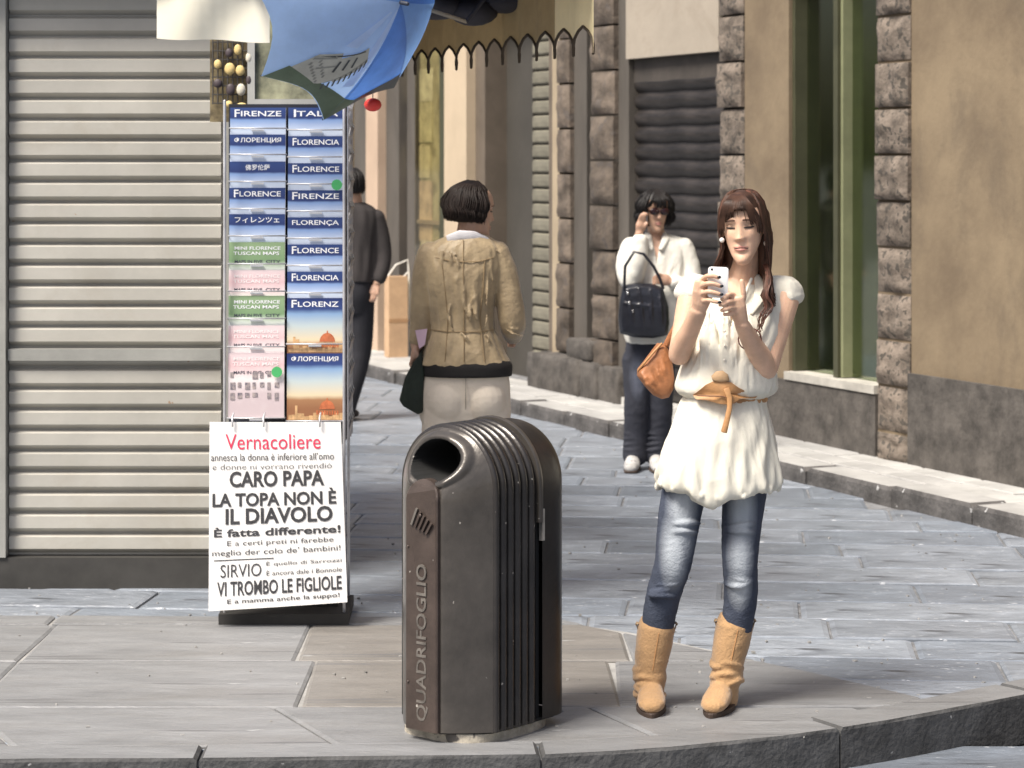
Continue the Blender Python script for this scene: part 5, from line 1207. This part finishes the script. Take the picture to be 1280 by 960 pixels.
# phone
ph = P(897.5,353,-.284); MPh = Matrix.Translation((0,0,0)) @ Matrix.Rotation(R(8),4,'Z') @ Matrix.Rotation(R(-6),4,'X') @ Matrix.Rotation(R(3),4,'Y')
po = empty('mobile_phone', tuple(ph), 'white mobile phone held up by the woman in the cream tunic', 'phone')
def rrect(w_, h_, r_, n=5):
    out = []
    for cx, cy, a0 in ((w_-r_,h_-r_,0),(-w_+r_,h_-r_,90),(-w_+r_,-h_+r_,180),(w_-r_,-h_+r_,270)):
        for k in range(n): a = R(a0+90*k/(n-1)); out.append((cx+r_*math.cos(a), cy+r_*math.sin(a)))
    return out
rr_ = rrect(.0325,.049,.010)
b = MB(); n = len(rr_); b.rings([[Vector((x*q,y,z*q)) for x, z in rr_] for y, q in ((-.005,.95),(-.0038,1),(.0038,1),(.005,.95))]); b.xf(MPh); b.build('case', mat('white_phone_case', (.84,.82,.80), .25, .02, 9), po, smooth=True, sharp=40)
b = MB(); b.box((-.028,.0051,-.042), (.028,.0058,.042)); b.xf(MPh); b.build('screen', mat('phone_screen', (.02,.02,.03), .1, .1, 9), po)
b = MB(); b.ball((-.022,-.0052,.040), (.004,.0015,.004), 12, 6); b.xf(MPh); b.build('lens', M_nail, po, smooth=True)
# tan shoulder bag
bc = P(822,466,.06); bag = empty('handbag', tuple(bc), 'tan leather shoulder bag hanging behind the elbow of the woman in cream', 'handbag')
b = MB()
outl = [(0,-38),(9,-36),(16,-26),(19,-10),(21,6),(20,20),(14,31),(5,33),(-6,28),(-17,16),(-26,4),(-26,-4),(-18,-14),(-9,-26)]
rs = []
for dd, sc2 in ((-.055,.55),(-.05,.82),(-.03,.97),(0,1.0),(.03,.97),(.05,.8),(.055,.5)):
    rs.append([Vector((q[0]/A_.s*sc2, dd, -q[1]/A_.s*sc2)) for q in outl])
b.rings(rs)
for k, (x0, z0, x1, z1) in enumerate(((-14,-8,4,24),(-6,-20,10,22),(2,-28,15,16),(-20,2,-4,22),(-22,-2,-8,12))):
    b.tube([(x0/A_.s,-.048,-z0/A_.s),((x0+x1)/2/A_.s-.004,-.056,-(z0+z1)/2/A_.s),(x1/A_.s,-.048,-z1/A_.s)], [.004,.009,.004], 8)
M_bag = mat('tan_bag_leather', (.33,.135,.055), .5, .3, 9, .4, 40)
o = b.fuse('bag_body', M_bag, bag, None, .004, 3, .5)
b = MB(); b.tube([(-25/A_.s,-.03,4/A_.s),(-16/A_.s,-.055,16/A_.s),(-6/A_.s,-.058,28/A_.s),(4/A_.s,-.045,38/A_.s)], [(.004,.004)]*4, 8); b.build('piping', M_belt, bag, smooth=True)
b = MB(); sp_ = [P(832,432,.06), P(846,405,.065), P(858,375,.062), P(868,348,.05), P(872,345,.075), P(862,385,.12), P(840,430,.10)]; b.tube([q-bc for q in sp_], [(.010,.003)]*7, 8, side=(1,0,0)); b.build('strap', M_bag, bag, smooth=True)
# ---------------------------------------------------------------- woman on the phone
Z2 = -.015; C_ = Fig(14.05); P = C_.p; off = (P(810,400).x, 14.05, Z2)
W2p = empty('person', off, 'dark haired woman in white shirt and sunglasses phoning near the dark shutter', 'person')
hc = P(819,263,-.02); hs2 = .99; M2 = Matrix.Translation(hc) @ Matrix.Rotation(R(14), 4, 'Z') @ Matrix.Rotation(R(9), 4, 'X')
b = MB(); head_mesh(b, M2, hs2, 48, 48)
limb(b, [(P(819,275,.02),.050),(P(820,290,.02),.048),(P(821,302,.03),.06)], 14)
C_.rings(b, [(296,808,834,.05,.02),(302,792,852,.07,.02),(320,790,854,.09,.01),(360,794,848,.095,0),(400,792,846,.10,0),(430,786,846,.11,0),(455,788,842,.09,0)], 36)
S_, E_, W_ = P(789,312,.0), P(789,352,-.10), P(799,291,-.11); limb(b, [(S_,.046),(E_,.038),(W_,.024)], 14, 4)
S_, E_, W3 = P(857,312,.0), P(866,362,-.05), P(838,352,-.16); limb(b, [(S_,.046),(E_,.040),(W3,.024)], 14, 4)
b.tube([P(799,291,-.11), P(801,283,-.115), P(803,276,-.11)], [(.022,.014),(.034,.016),(.030,.014)], 12, side=(1,.3,0))
for k in range(4): limb(b, [(P(799+k*2.2,275,-.12), .0085), (P(801+k*2.0,269-k*.5,-.128), .008), (P(805+k*1.6,266+k*.8,-.118), .007)], 8, 2)
limb(b, [(P(805,285,-.115),.010),(P(809,279,-.125),.008)], 8, 2)
b.tube([W3, P(832,350,-.17), P(826,349,-.175)], [(.024,.018),(.036,.018),(.032,.016)], 12, side=(0,0,1))
for k in range(4): limb(b, [(P(827,344.5+k*3,-.175), .009), (P(820,345+k*3,-.185), .0085), (P(816,348+k*2.6,-.175), .007)], 8, 2)
limb(b, [(P(829,345,-.175),.010),(P(823,342,-.19),.008)], 8, 2)
lj = [(796,450,0),(796,500,-.02),(795,540,.01),(794,578,.02)]; rj = [(826,450,0),(826,500,-.01),(824,540,.02),(820,578,.03)]
for J in (lj, rj): limb(b, [(P(*q), r) for q, r in zip(J, (.07,.05,.042,.035))], 12, 3)
b.fuse('body', M_skin2, W2p, off, .0055, 3, .5); face_parts(M2, hs2, W2p, off, lids=False)
# sunglasses
def face_pt(M, s_, x, y, z): return M @ (Vector((x,y,z))*s_)
b = MB()
for sx in (-1,1): b.ball(face_pt(M2,hs2,sx*.031,-.088,.008)-Vector(off), (.030,.009,.021), 14, 8, M2.to_3x3())
b.tube([face_pt(M2,hs2,-.02,-.094,.012)-Vector(off), face_pt(M2,hs2,.02,-.094,.012)-Vector(off)], .004, 6)
for sx in (-1,1): b.tube([face_pt(M2,hs2,sx*.052,-.078,.012)-Vector(off), face_pt(M2,hs2,sx*.076,.0,.010)-Vector(off)], .0035, 6)
b.build('sunglasses', mat('dark_red_lens', (.025,.006,.008), .12, .2, 9), W2p, smooth=True)
M_wh = cloth('white_shirt', (.72,.70,.64), .85, .25, 90, transl=.1)
def wf(a, y, t): return .05*noise.noise(Vector((math.cos(a)*3, math.sin(a)*3, y*.03)))+.02*math.sin(a*12+y*.06)
b = MB(); C_.rings(b, [(294,800,840,.055,.03),(300,786,858,.078,.02),(318,784,862,.10,.01),(350,785,862,.115,0),(390,784,858,.125,0),(418,780,856,.13,0),(428,783,852,.125,0)], 70, steps=5, foldfn=wf)
limb(b, [(P(790,308,.0),.060),(P(783,330,-.04),.062),(P(789,352,-.10),.058),(P(797,325,-.12),.055),(P(800,300,-.115),.043)], 20, 5)
limb(b, [(P(854,308,.0),.058),(P(863,335,-.02),.055),(P(864,362,-.06),.053),(P(853,357,-.12),.048),(P(842,353,-.15),.038)], 20, 5)
for sx in (-1,1): b.tube([P(820+sx*9,292,.0), P(820+sx*11,298,-.055), P(820+sx*6,312,-.10)], [(.020,.008),(.028,.008),(.012,.006)], 12, side=(1,0,0))
o2 = off
def v2(co):
    q = co+Vector(o2); px = 640+q.x*F/q.y; py = HZ+(CH-q.z)*F/q.y
    if q.y < 14.04 and py < 332:
        e = (7*max(0, 1-(py-296)/34)-abs(px-821))/1.6
        if e > 0: q.y += .05*min(1, e)
    return q-Vector(o2)
crinkle(b.fuse('shirt', M_wh, W2p, off, .006, 2, .5, v2), .005, 11, (1,1,.8), 8)
M_jd = jeans('dark_denim', (.024,.026,.038), (.085,.095,.13), [(tuple(P(798,470,-.1)-Vector(off)),(.06,.14,.16)),(tuple(P(826,470,-.1)-Vector(off)),(.06,.14,.14))])
b = MB(); C_.rings(b, [(425,783,843,.115,0),(450,781,843,.12,0),(468,784,840,.10,0)], 36)
for J, rr in ((lj,(.088,.073,.070,.074)),(rj,(.085,.072,.068,.070))):
    limb(b, [(P(q[0],min(q[1],570),q[2]), r) for q, r in zip(J, rr)], 20, 5)
    for k in range(4):
        y = 560-k*6; q = J[3]; b.tube([P(q[0]+math.cos(a)*.070*C_.s, y+1.5*math.sin(a*2+k), q[2])+Vector((0,math.sin(a)*.07,0)) for a in [R(190+20*i) for i in range(8)]], [.003,.007,.009,.009,.009,.008,.006,.003], 8)
crinkle(b.fuse('jeans', M_jd, W2p, off, .0065, 2, .5), .003, 10, (1,1,1.2), 9)
M_shoe = mat('white_shoe', (.42,.41,.40), .6, .25, 14, .2, 40, speck=((.15,.13,.14), 30, .60))
for x, dx in ((793,-5),(819,4)):
    h_ = P(x,500,.06); h_.z = Z2; t_ = P(x+dx,500,-.16); t_.z = Z2; b = MB()
    b.tube([h_+Vector((0,0,.05)), lerp(h_,t_,.35)+Vector((0,0,.055)), lerp(h_,t_,.7)+Vector((0,0,.040)), t_+Vector((0,0,.030))], [(.036,.046),(.042,.050),(.048,.036),(.036,.026)], 16, side=(1,0,0)); sh_ = b.fuse('shoe', M_shoe, W2p, off, .006, 2, .5)
    b = MB(); b.tube([h_+Vector((0,0,.011)), lerp(h_,t_,.6)+Vector((0,0,.011)), t_+Vector((0,-.01,.011))], [(.040,.011),(.050,.011),(.038,.011)], 16, side=(1,0,0)); b.xf(Matrix.Translation(-Vector(off))); b.build('sole', M_sole, sh_, smooth=True)
M_bh = mat('black_hair', (.011,.009,.009), .5, .3, 20, 0, spec=.3)
def bob(M, s_, par, off, m, length=.09, wide=.085, fringe=True, seed=1, n=260, face=.85, curl=.012, col2=None):
    b = MB(); rs = []
    def q_(phi, th, r): 
        z = .125*math.cos(th*math.pi/2); rr = math.sin(th*math.pi/2); return M @ (Vector((wide*math.sin(phi)*rr*r, (-.092 if math.cos(phi) > 0 else .112)*abs(math.cos(phi))*rr*r+.006, z*r))*s_)
    for i in range(12):
        th = .04+.96*i/11; r = []
        for k in range(36):
            ph = 2*math.pi*k/36; af = abs(((ph+math.pi) % (2*math.pi))-math.pi); r.append(q_(ph, th if af > face else min(th, .60), 1)-Vector(off))
        rs.append(r)
    for zz, g_ in ((-.02,1.0),(-length*.6,.96),(-length*.9,.82),(-length-.005,.55)):
        r = []
        for k in range(36):
            ph = 2*math.pi*k/36; af = abs(((ph+math.pi) % (2*math.pi))-math.pi)
            if af > face: v_ = M @ (Vector((wide*g_*math.sin(ph), (.108 if math.cos(ph) < 0 else -.088)*g_*abs(math.cos(ph))+.006, zz))*s_)
            else: v_ = q_(ph, .60, .97)
            r.append(v_-Vector(off))
        rs.append(r)
    b.rings(rs); h_ = b.build('hair', m, par, smooth=True); rg = random.Random(seed); S = MB()
    for k in range(n):
        ph = rg.uniform(face*.95, 2*math.pi-face*.95); c_ = rg.uniform(-curl, curl); g2 = rg.uniform(1.0,1.08); L_ = length*rg.uniform(.75,1.12); yb = (.110 if math.cos(ph) < 0 else -.090)*abs(math.cos(ph))
        pts = [q_(ph, .15+.25*rg.random(), 1.02), q_(ph, .6, 1.04*g2/1.02), M @ (Vector((wide*g2*math.sin(ph)+c_, yb*g2+.006+c_, .02))*s_), M @ (Vector((wide*g2*.99*math.sin(ph)-c_, yb*g2*.98+.006, -L_*.55))*s_), M @ (Vector((wide*.86*math.sin(ph)+c_*1.4, yb*.86+.006+c_, -L_))*s_)]
        hair_strip(S, [crom(pts, i/9)-Vector(off) for i in range(10)], .0042*s_, .0012*s_)
    if fringe:
        for k in range(46):
            x = rg.uniform(-.06,.06); S2_ = [q_(x*6, .2, 1.02), M @ (Vector((x*.9,-.090,.085))*s_), M @ (Vector((x*1.15,-.100+abs(x)*.3,.050))*s_), M @ (Vector((x*1.35,-.096+abs(x)*.5,.030))*s_)]
            hair_strip(S, [crom(S2_, i/7)-Vector(off) for i in range(8)], .005, .0015)
    S.build('hair_strands', m, h_, smooth=True); return h_
bob(M2, hs2, W2p, off, M_bh, .085, .104, True, 3, 280, .80, .022)
b = MB(); b.box((-.010,-.012,-.035), (.010,.0,.035)); b.xf(Matrix.Rotation(R(70),4,'Z')); pp = P(806.5,273,-.095); o = b.build('mobile_phone', mat('silver_phone', (.42,.42,.44), .3, .1, 9), None); o.location = pp; tag(o, 'small grey phone held to the ear by the woman in sunglasses', 'phone')
# black handbag on her arm
bc = P(804,388,-.17); bg2 = empty('handbag', tuple(bc), 'large black handbag with looped handle carried by the woman in the white shirt', 'handbag')
b = MB(); s2 = C_.s; rs = []
ol = [(-25,-31),(-8,-34),(12,-33),(24,-28),(31,-5),(32,15),(30,30),(12,34),(-12,33),(-29,28),(-31,8),(-29,-12)]
for dd, k_ in ((-.07,.6),(-.06,.88),(-.03,1),(.03,1),(.06,.85),(.07,.5)): rs.append([Vector((q[0]/s2*k_, dd, -q[1]/s2*k_)) for q in ol])
b.rings(rs)
for x0,z0,x1,z1 in ((-20,-25,-12,20),(-6,-28,0,24),(8,-26,10,22),(20,-20,22,16),(-24,-10,20,-4)): b.tube([(x0/s2,-.066,-z0/s2),((x0+x1)/2/s2,-.074,-(z0+z1)/2/s2),(x1/s2,-.066,-z1/s2)], [.004,.009,.004], 8)
M_bb = mat('black_bag_leather', (.012,.013,.020), .32, .3, 9, .25, 40, spec=.6)
b.fuse('bag_body', M_bb, bg2, None, .006, 2, .5)
b = MB(); b.tube([Vector(q) for q in ((-24/s2,-.05,26/s2),(-23/s2,-.06,55/s2),(-12/s2,-.06,73/s2),(0,-.06,70/s2),(12/s2,-.06,55/s2),(20/s2,-.05,40/s2),(24/s2,-.05,28/s2))], .0085, 8); b.build('handle', M_bb, bg2, smooth=True)
M_hw = mat('silver_hardware', (.55,.55,.55), .25, .1, 9, metal=.8)
for x, z in ((-20,22),(-18,10),(-14,0)): b = MB(); b.ball((x/s2,-.074,z/s2), (.008,.006,.011), 8, 6); b.build('buckle', M_hw, bg2, smooth=True)
# ---------------------------------------------------------------- woman in the tan jacket, from behind
D_ = Fig(10.0); P = D_.p; zg = -.015; off = (P(582,400).x, 10.0, zg)
W3p = empty('person', off, 'woman in tan jacket and beige trousers standing behind the bin, back turned', 'person')
hc = P(590,263,.0); M3 = Matrix.Translation(hc) @ Matrix.Rotation(R(110), 4, 'Z') @ Matrix.Rotation(R(7), 4, 'X'); hs3 = 1.0
b = MB(); head_mesh(b, M3, hs3, 56, 56)
limb(b, [(P(590,275,-.01),.056),(P(586,293,-.01),.052),(P(583,305,-.01),.06)], 16)
D_.rings(b, [(300,560,602,.06,0),(312,540,618,.08,0),(340,540,614,.08,0),(400,550,606,.07,0),(440,540,620,.07,0),(480,536,628,.065,.02),(515,540,622,.05,.02)], 40)
limb(b, [(P(624,325,0),.048),(P(640,398,.0),.042),(P(641,418,.16),.028)], 14, 4); b.tube([P(641,418,.16), P(641,421,.20), P(641,425,.24)], [(.022,.016),(.034,.018),(.028,.015)], 12)
for k in range(4): limb(b, [(P(636+k*3,424,.23),.0085),(P(636+k*2.6,428,.27),.008),(P(636+k*2,433,.26),.007)], 8, 2)
limb(b, [(P(636,420,.20),.010),(P(633,425,.23),.008)], 8, 2)
limb(b, [(P(534,325,0),.048),(P(527,392,.02),.042),(P(521,432,.0),.028)], 14, 4); b.tube([P(521,432,.0), P(519,440,-.005), P(517,448,-.01)], [(.016,.024),(.018,.036),(.014,.03)], 12)
for k in range(4): limb(b, [(P(517,447,-.02+k*.016),.0085),(P(513,455,-.02+k*.016),.008),(P(516,461,-.02+k*.016),.007)], 8, 2)
limb(b, [(P(521,441,-.03),.010),(P(524,450,-.035),.008)], 8, 2)
l3 = [(556,500,0),(555,600,.0),(556,680,.02),(557,738,.03)]; r3 = [(609,500,0),(610,600,-.0),(609,680,.02),(608,738,.03)]
for J in (l3, r3): limb(b, [(P(q[0],q[1],q[2]+.02), r) for q, r in zip(J, (.055,.055,.045,.04))], 12, 3)
b.fuse('body', M_skin2, W3p, off, .005, 3, .5); face_parts(M3, hs3, W3p, off)
bob(M3, hs3, W3p, off, mat('dark_brown_hair', (.016,.010,.008), .55, .35, 20, 0, spec=.25), .050, .090, False, 5, 560, 1.16, .014)
# jacket
M_jk = mat('tan_jacket', (.38,.285,.17), .5, .25, 6, .3, 70, col2=(.47,.355,.21), sheen=.2)
def jf(a, y, t):
    return .050*noise.noise(Vector((math.cos(a)*4, math.sin(a)*4, y*.022+9)))+.030*noise.noise(Vector((math.cos(a)*9, math.sin(a)*9, y*.05)))
b = MB(); D_.rings(b, [(293,566,606,.065,-.005),(300,548,618,.085,-.005),(312,530,630,.105,0),(340,526,628,.122,0),(375,534,619,.118,0),(408,539,618,.108,0),(422,536,624,.116,0),(440,530,631,.128,0),(455,526,638,.135,0)], 110, steps=6, foldfn=jf)
limb(b, [(P(617,317,0),(.064,.064)),(P(629,345,.0),.060),(P(637,380,-.005),.056),(P(640,402,.0),.056),(P(641,412,.07),.048),(P(642,418,.12),.042)], 24, 5)
limb(b, [(P(540,318,0),.060),(P(532,345,.0),.056),(P(529,380,.01),.052),(P(527,405,.01),.048),(P(523,424,.0),.040)], 24, 5)
rg = random.Random(17)
for k in range(24):                          # creases across back and sleeve
    x, y = rg.uniform(545,615), rg.uniform(325,445); dx, dy = rg.uniform(-4,4), rg.uniform(8,22)
    if y > 405:
        if k % 3: continue
        dx, dy = rg.uniform(3,7), rg.uniform(4,9)
    xm = abs(x-580)/50; d0 = -.124*math.sqrt(max(.1, 1-xm*xm*.9)); b.tube([P(x-dx,y-dy,d0+.004), P(x+rg.uniform(-2,2),y,d0-.001), P(x+dx,y+dy,d0+.004)], [.002,.0062,.002], 8)
for k in range(12):
    y = 350+k*6+rg.uniform(-2,2); x = lerp(630,643,(y-345)/60); b.tube([P(x-14,y-4,-.035), P(x-4,y+1,-.058), P(x+7,y+4+rg.uniform(-3,3),-.04)], [.002,.006,.002], 8)
jk = b.fuse('jacket', M_jk, W3p, off, .005, 2, .5); crinkle(jk, .0030, 12, (1,1,.75), 3)
M_seam = mat('jacket_seam', (.27,.19,.10), .7, .15, 9)
def jrel(x, y, o=.0): 
    xl, xr, dp, dd = interp([[293,566,606,.065,-.005],[300,548,618,.085,-.005],[312,530,630,.105,0],[340,526,628,.122,0],[375,534,619,.118,0],[408,539,618,.108,0],[422,536,624,.116,0],[440,529,632,.130,0],[455,526,638,.135,0]], y)
    c = (xl+xr)/2; q = min(.98, abs(x-c)/((xr-xl)/2)); return P(x, y, dd-dp*(1-q**2.2)**(1/2.2)-.004-o)-Vector(off)
for path in ([(579,300),(579,340),(580,380),(580,452)], [(552,325),(556,360),(560,400),(556,452)], [(606,325),(604,360),(600,400),(606,452)], [(538,412),(560,415),(600,415),(618,412)], [(545,322),(565,327),(600,327),(616,322)]):
    b = MB(); n_ = 14; b.tube([jrel(*[lerp(path[int(min(i/n_*(len(path)-1), len(path)-1.001))][a], path[int(min(i/n_*(len(path)-1), len(path)-1.001))+1][a], (i/n_*(len(path)-1)) % 1 if i < n_ else 1) for a in (0,1)]) for i in range(n_+1)], .0022, 5); b.build('seam', M_seam, jk)
b = MB(); b.tube([P(*q)-Vector(off) for q in ((560,299,-.07),(575,294,-.085),(592,295,-.08),(606,301,-.055),(618,312,-.03),(628,318,.0))], [(.006,.018),(.006,.022),(.006,.022),(.006,.02),(.006,.016),(.005,.01)], 10, side=(0,1,0)); b.build('white_collar', cloth('white_collar_cloth', (.66,.64,.66), .85), W3p, smooth=True)
b = MB(); b.tube([P(*q)-Vector(off) for q in ((614,309,-.065),(622,314,-.055),(629,321,-.03))], [(.012,.004)]*3, 8, side=(0,1,0)); b.build('epaulette', M_jk, jk, smooth=True)
# dark shirt hem and trousers
b = MB(); D_.rings(b, [(448,533,633,.12,0),(454,528,640,.138,0),(469,528,640,.138,0)], 60, steps=3); b.xf(Matrix.Translation(-Vector(off))); b.build('shirt_hem', mat('black_jersey', (.014,.012,.012), .9, .2, 9, .1, 80), W3p, smooth=True)
M_tr = cloth('beige_trousers', (.70,.62,.52), .85, .2, 120, var=.05)
b = MB(); D_.rings(b, [(462,531,636,.125,0),(478,527,637,.120,.0),(500,524,638,.108,.0),(522,525,638,.095,.01),(536,532,632,.07,.02)], 60, steps=4)
for x in (556,609): b.ball(P(x+(2 if x < 580 else -2),500,-.045), (.086,.090,.095), 20, 14)
for J, c_ in ((l3,-1),(r3,1)): limb(b, [(P(q[0],q[1],q[2]), r) for q, r in zip([(555,515,-.01),(554,560,0),(555,640,.0),(557,732,.03)] if c_ < 0 else [(609,515,-.01),(610,560,0),(609,640,.0),(608,732,.03)], (.094,.088,.070,.062))], 24, 5)
rg = random.Random(3)
for x in (556,609):
    for k in range(3): y = 524+k*9; b.tube([P(x-20,y-3,-.060), P(x,y+2,-.088), P(x+18,y-2+rg.uniform(-3,3),-.064)], [.002,.005,.002], 8)
tr = b.fuse('trousers', M_tr, W3p, off, .005, 3, .5); crinkle(tr, .0016, 12, (.7,.7,1.6), 5)
b = MB(); b.tube([P(582,470,-.130)-Vector(off), P(582,490,-.132)-Vector(off), P(582,512,-.10)-Vector(off)], .0018, 5); b.build('seam', mat('beige_seam', (.36,.31,.26), .8, .1, 9), tr)
for x in (557,608):
    h_ = Vector((P(x,700,-.05).x, 9.95, zg)); t_ = h_+Vector((.03,.20,0)); b = MB()
    b.tube([h_+Vector((0,0,.04)), lerp(h_,t_,.4)+Vector((0,0,.045)), t_+Vector((0,0,.025))], [(.034,.036),(.040,.036),(.034,.022)], 14, side=(1,0,0)); b.xf(Matrix.Translation(-Vector(off))); b.build('shoe', M_sole, W3p, smooth=True)
bc = P(516,480,-.01); bg3 = empty('shoulder_bag', tuple(bc), 'dark green cloth bag hanging from the hand of the woman in the tan jacket', 'bag')
b = MB(); ol = [(12,-44),(16,-20),(15,10),(14,36),(6,38),(-12,28),(-17,20),(-10,-8),(2,-30)]; rs = []
for dd, k_ in ((-.05,.7),(-.045,.93),(0,1),(.045,.93),(.05,.6)): rs.append([Vector((q[0]/D_.s*k_, dd, -q[1]/D_.s*k_)) for q in ol])
b.rings(rs); b.fuse('bag_body', mat('dark_green_cloth', (.020,.028,.020), .8, .3, 9, .3, 50), bg3, None, .005, 3, .5)
b = MB(); b.tube([Vector((4/D_.s,0,28/D_.s)), Vector((0/D_.s,.02,38/D_.s)), Vector((2/D_.s,0,24/D_.s))], .007, 8); b.tube([Vector((10/D_.s,0,40/D_.s)), Vector((14/D_.s,.05,52/D_.s)), Vector((22/D_.s,.1,60/D_.s))], .008, 8); b.build('strap', M_sole, bg3, smooth=True)
b = MB(); q = P(527,422,-.03); b.v = [tuple(P(*a)-q) for a in ((519,413,-.05),(534,411,-.05),(531,431,-.05),(524,436,-.05))]; b.v += [tuple(Vector(v_)+Vector((0,.006,0))) for v_ in b.v]; b.f = [(0,1,2,3),(7,6,5,4),(0,4,5,1),(1,5,6,2),(2,6,7,3),(3,7,4,0)]; b.m = [0]*6
o = b.build('folded_leaflet', mat('pink_paper', (.78,.55,.66), .6, .04, 9), None); o.location = q; tag(o, 'pale pink folded leaflet sticking up beside the dark green bag', 'leaflet')
# ---------------------------------------------------------------- man in dark suit walking away
G_ = Fig(16.7); P = G_.p; off = (P(445,400).x, 16.7, zg)
W4 = empty('person', off, 'man in a dark grey jacket and black trousers walking away behind the guide rack', 'person')
M4 = Matrix.Translation(P(440,232,.0)) @ Matrix.Rotation(R(192), 4, 'Z') @ Matrix.Rotation(R(4), 4, 'X')
b = MB(); head_mesh(b, M4, 1.02, 40, 40); limb(b, [(P(441,242,0),.058),(P(443,258,0),.06)], 14)
G_.rings(b, [(256,432,456,.06,0),(265,420,468,.09,0),(300,424,468,.10,0),(350,426,466,.10,0),(375,426,466,.11,0)], 36)
limb(b, [(P(470,278,0),.05),(P(478,322,.0),.04),(P(471,354,-.06),.028)], 12, 4); b.tube([P(471,354,-.06), P(469,361,-.07), P(467,367,-.08)], [(.024,.016),(.038,.018),(.03,.015)], 12)
for k in range(4): limb(b, [(P(465+k*1.8,367,-.08),.009),(P(464+k*1.8,373,-.085),.008),(P(463+k*1.6,377,-.075),.007)], 8, 2)
limb(b, [(P(472,361,-.08),.010),(P(473,368,-.09),.008)], 8, 2)
limb(b, [(P(420,278,0),.05),(P(412,322,.0),.04),(P(410,358,-.1),.028)], 12, 4)
lm = [(452,375,0),(450,440,.02),(436,500,-.06),(432,515,-.08)]; ll = [(436,375,0),(428,440,.10),(424,500,.22),(423,518,.24)]
for J in (lm, ll): limb(b, [(P(*q), r) for q, r in zip(J, (.08,.06,.05,.04))], 12, 3)
b.fuse('body', M_skin2, W4, off, .007, 3, .5)
bob(M4, 1.0, W4, off, M_bh, .055, .084, False, 9, 160, 1.0, .006)
b = MB(); G_.rings(b, [(253,432,456,.07,0),(261,418,470,.105,0),(280,415,474,.125,0),(310,420,472,.125,0),(340,421,472,.13,0),(352,422,471,.125,0)], 60, steps=4, foldfn=wf)
limb(b, [(P(469,272,0),.068),(P(477,300,0),.062),(P(479,325,-.01),.058),(P(474,348,-.05),.050)], 18, 5); limb(b, [(P(421,272,0),.066),(P(412,322,0),.055),(P(410,348,-.08),.048)], 18, 5)
b.fuse('jacket', mat('dark_grey_wool', (.034,.029,.029), .9, .2, 5, .2, 120), W4, off, .007, 3, .5)
b = MB(); G_.rings(b, [(343,426,468,.11,0),(370,425,467,.12,0),(392,430,462,.09,0)], 36)
for J, r_ in ((lm,(.092,.080,.066,.062)),(ll,(.09,.078,.066,.062))): limb(b, [(P(*q), r) for q, r in zip(J, r_)], 18, 4)
b.fuse('trousers', mat('black_trousers', (.012,.012,.017), .85, .2, 5, .2, 90), W4, off, .007, 3, .5)
for (x, d_, lift) in ((431,-.09,0.02),(423,.24,.0)):
    h_ = P(x,500,d_); h_.z = zg+lift; t_ = h_+Vector((.05,.22,-lift*.6)); b = MB(); b.tube([h_+Vector((0,0,.045)), lerp(h_,t_,.4)+Vector((0,0,.05)), t_+Vector((0,0,.03))], [(.04,.045),(.046,.042),(.038,.028)], 14, side=(1,0,0)); b.xf(Matrix.Translation(-Vector(off))); b.build('shoe', M_sole, W4, smooth=True)
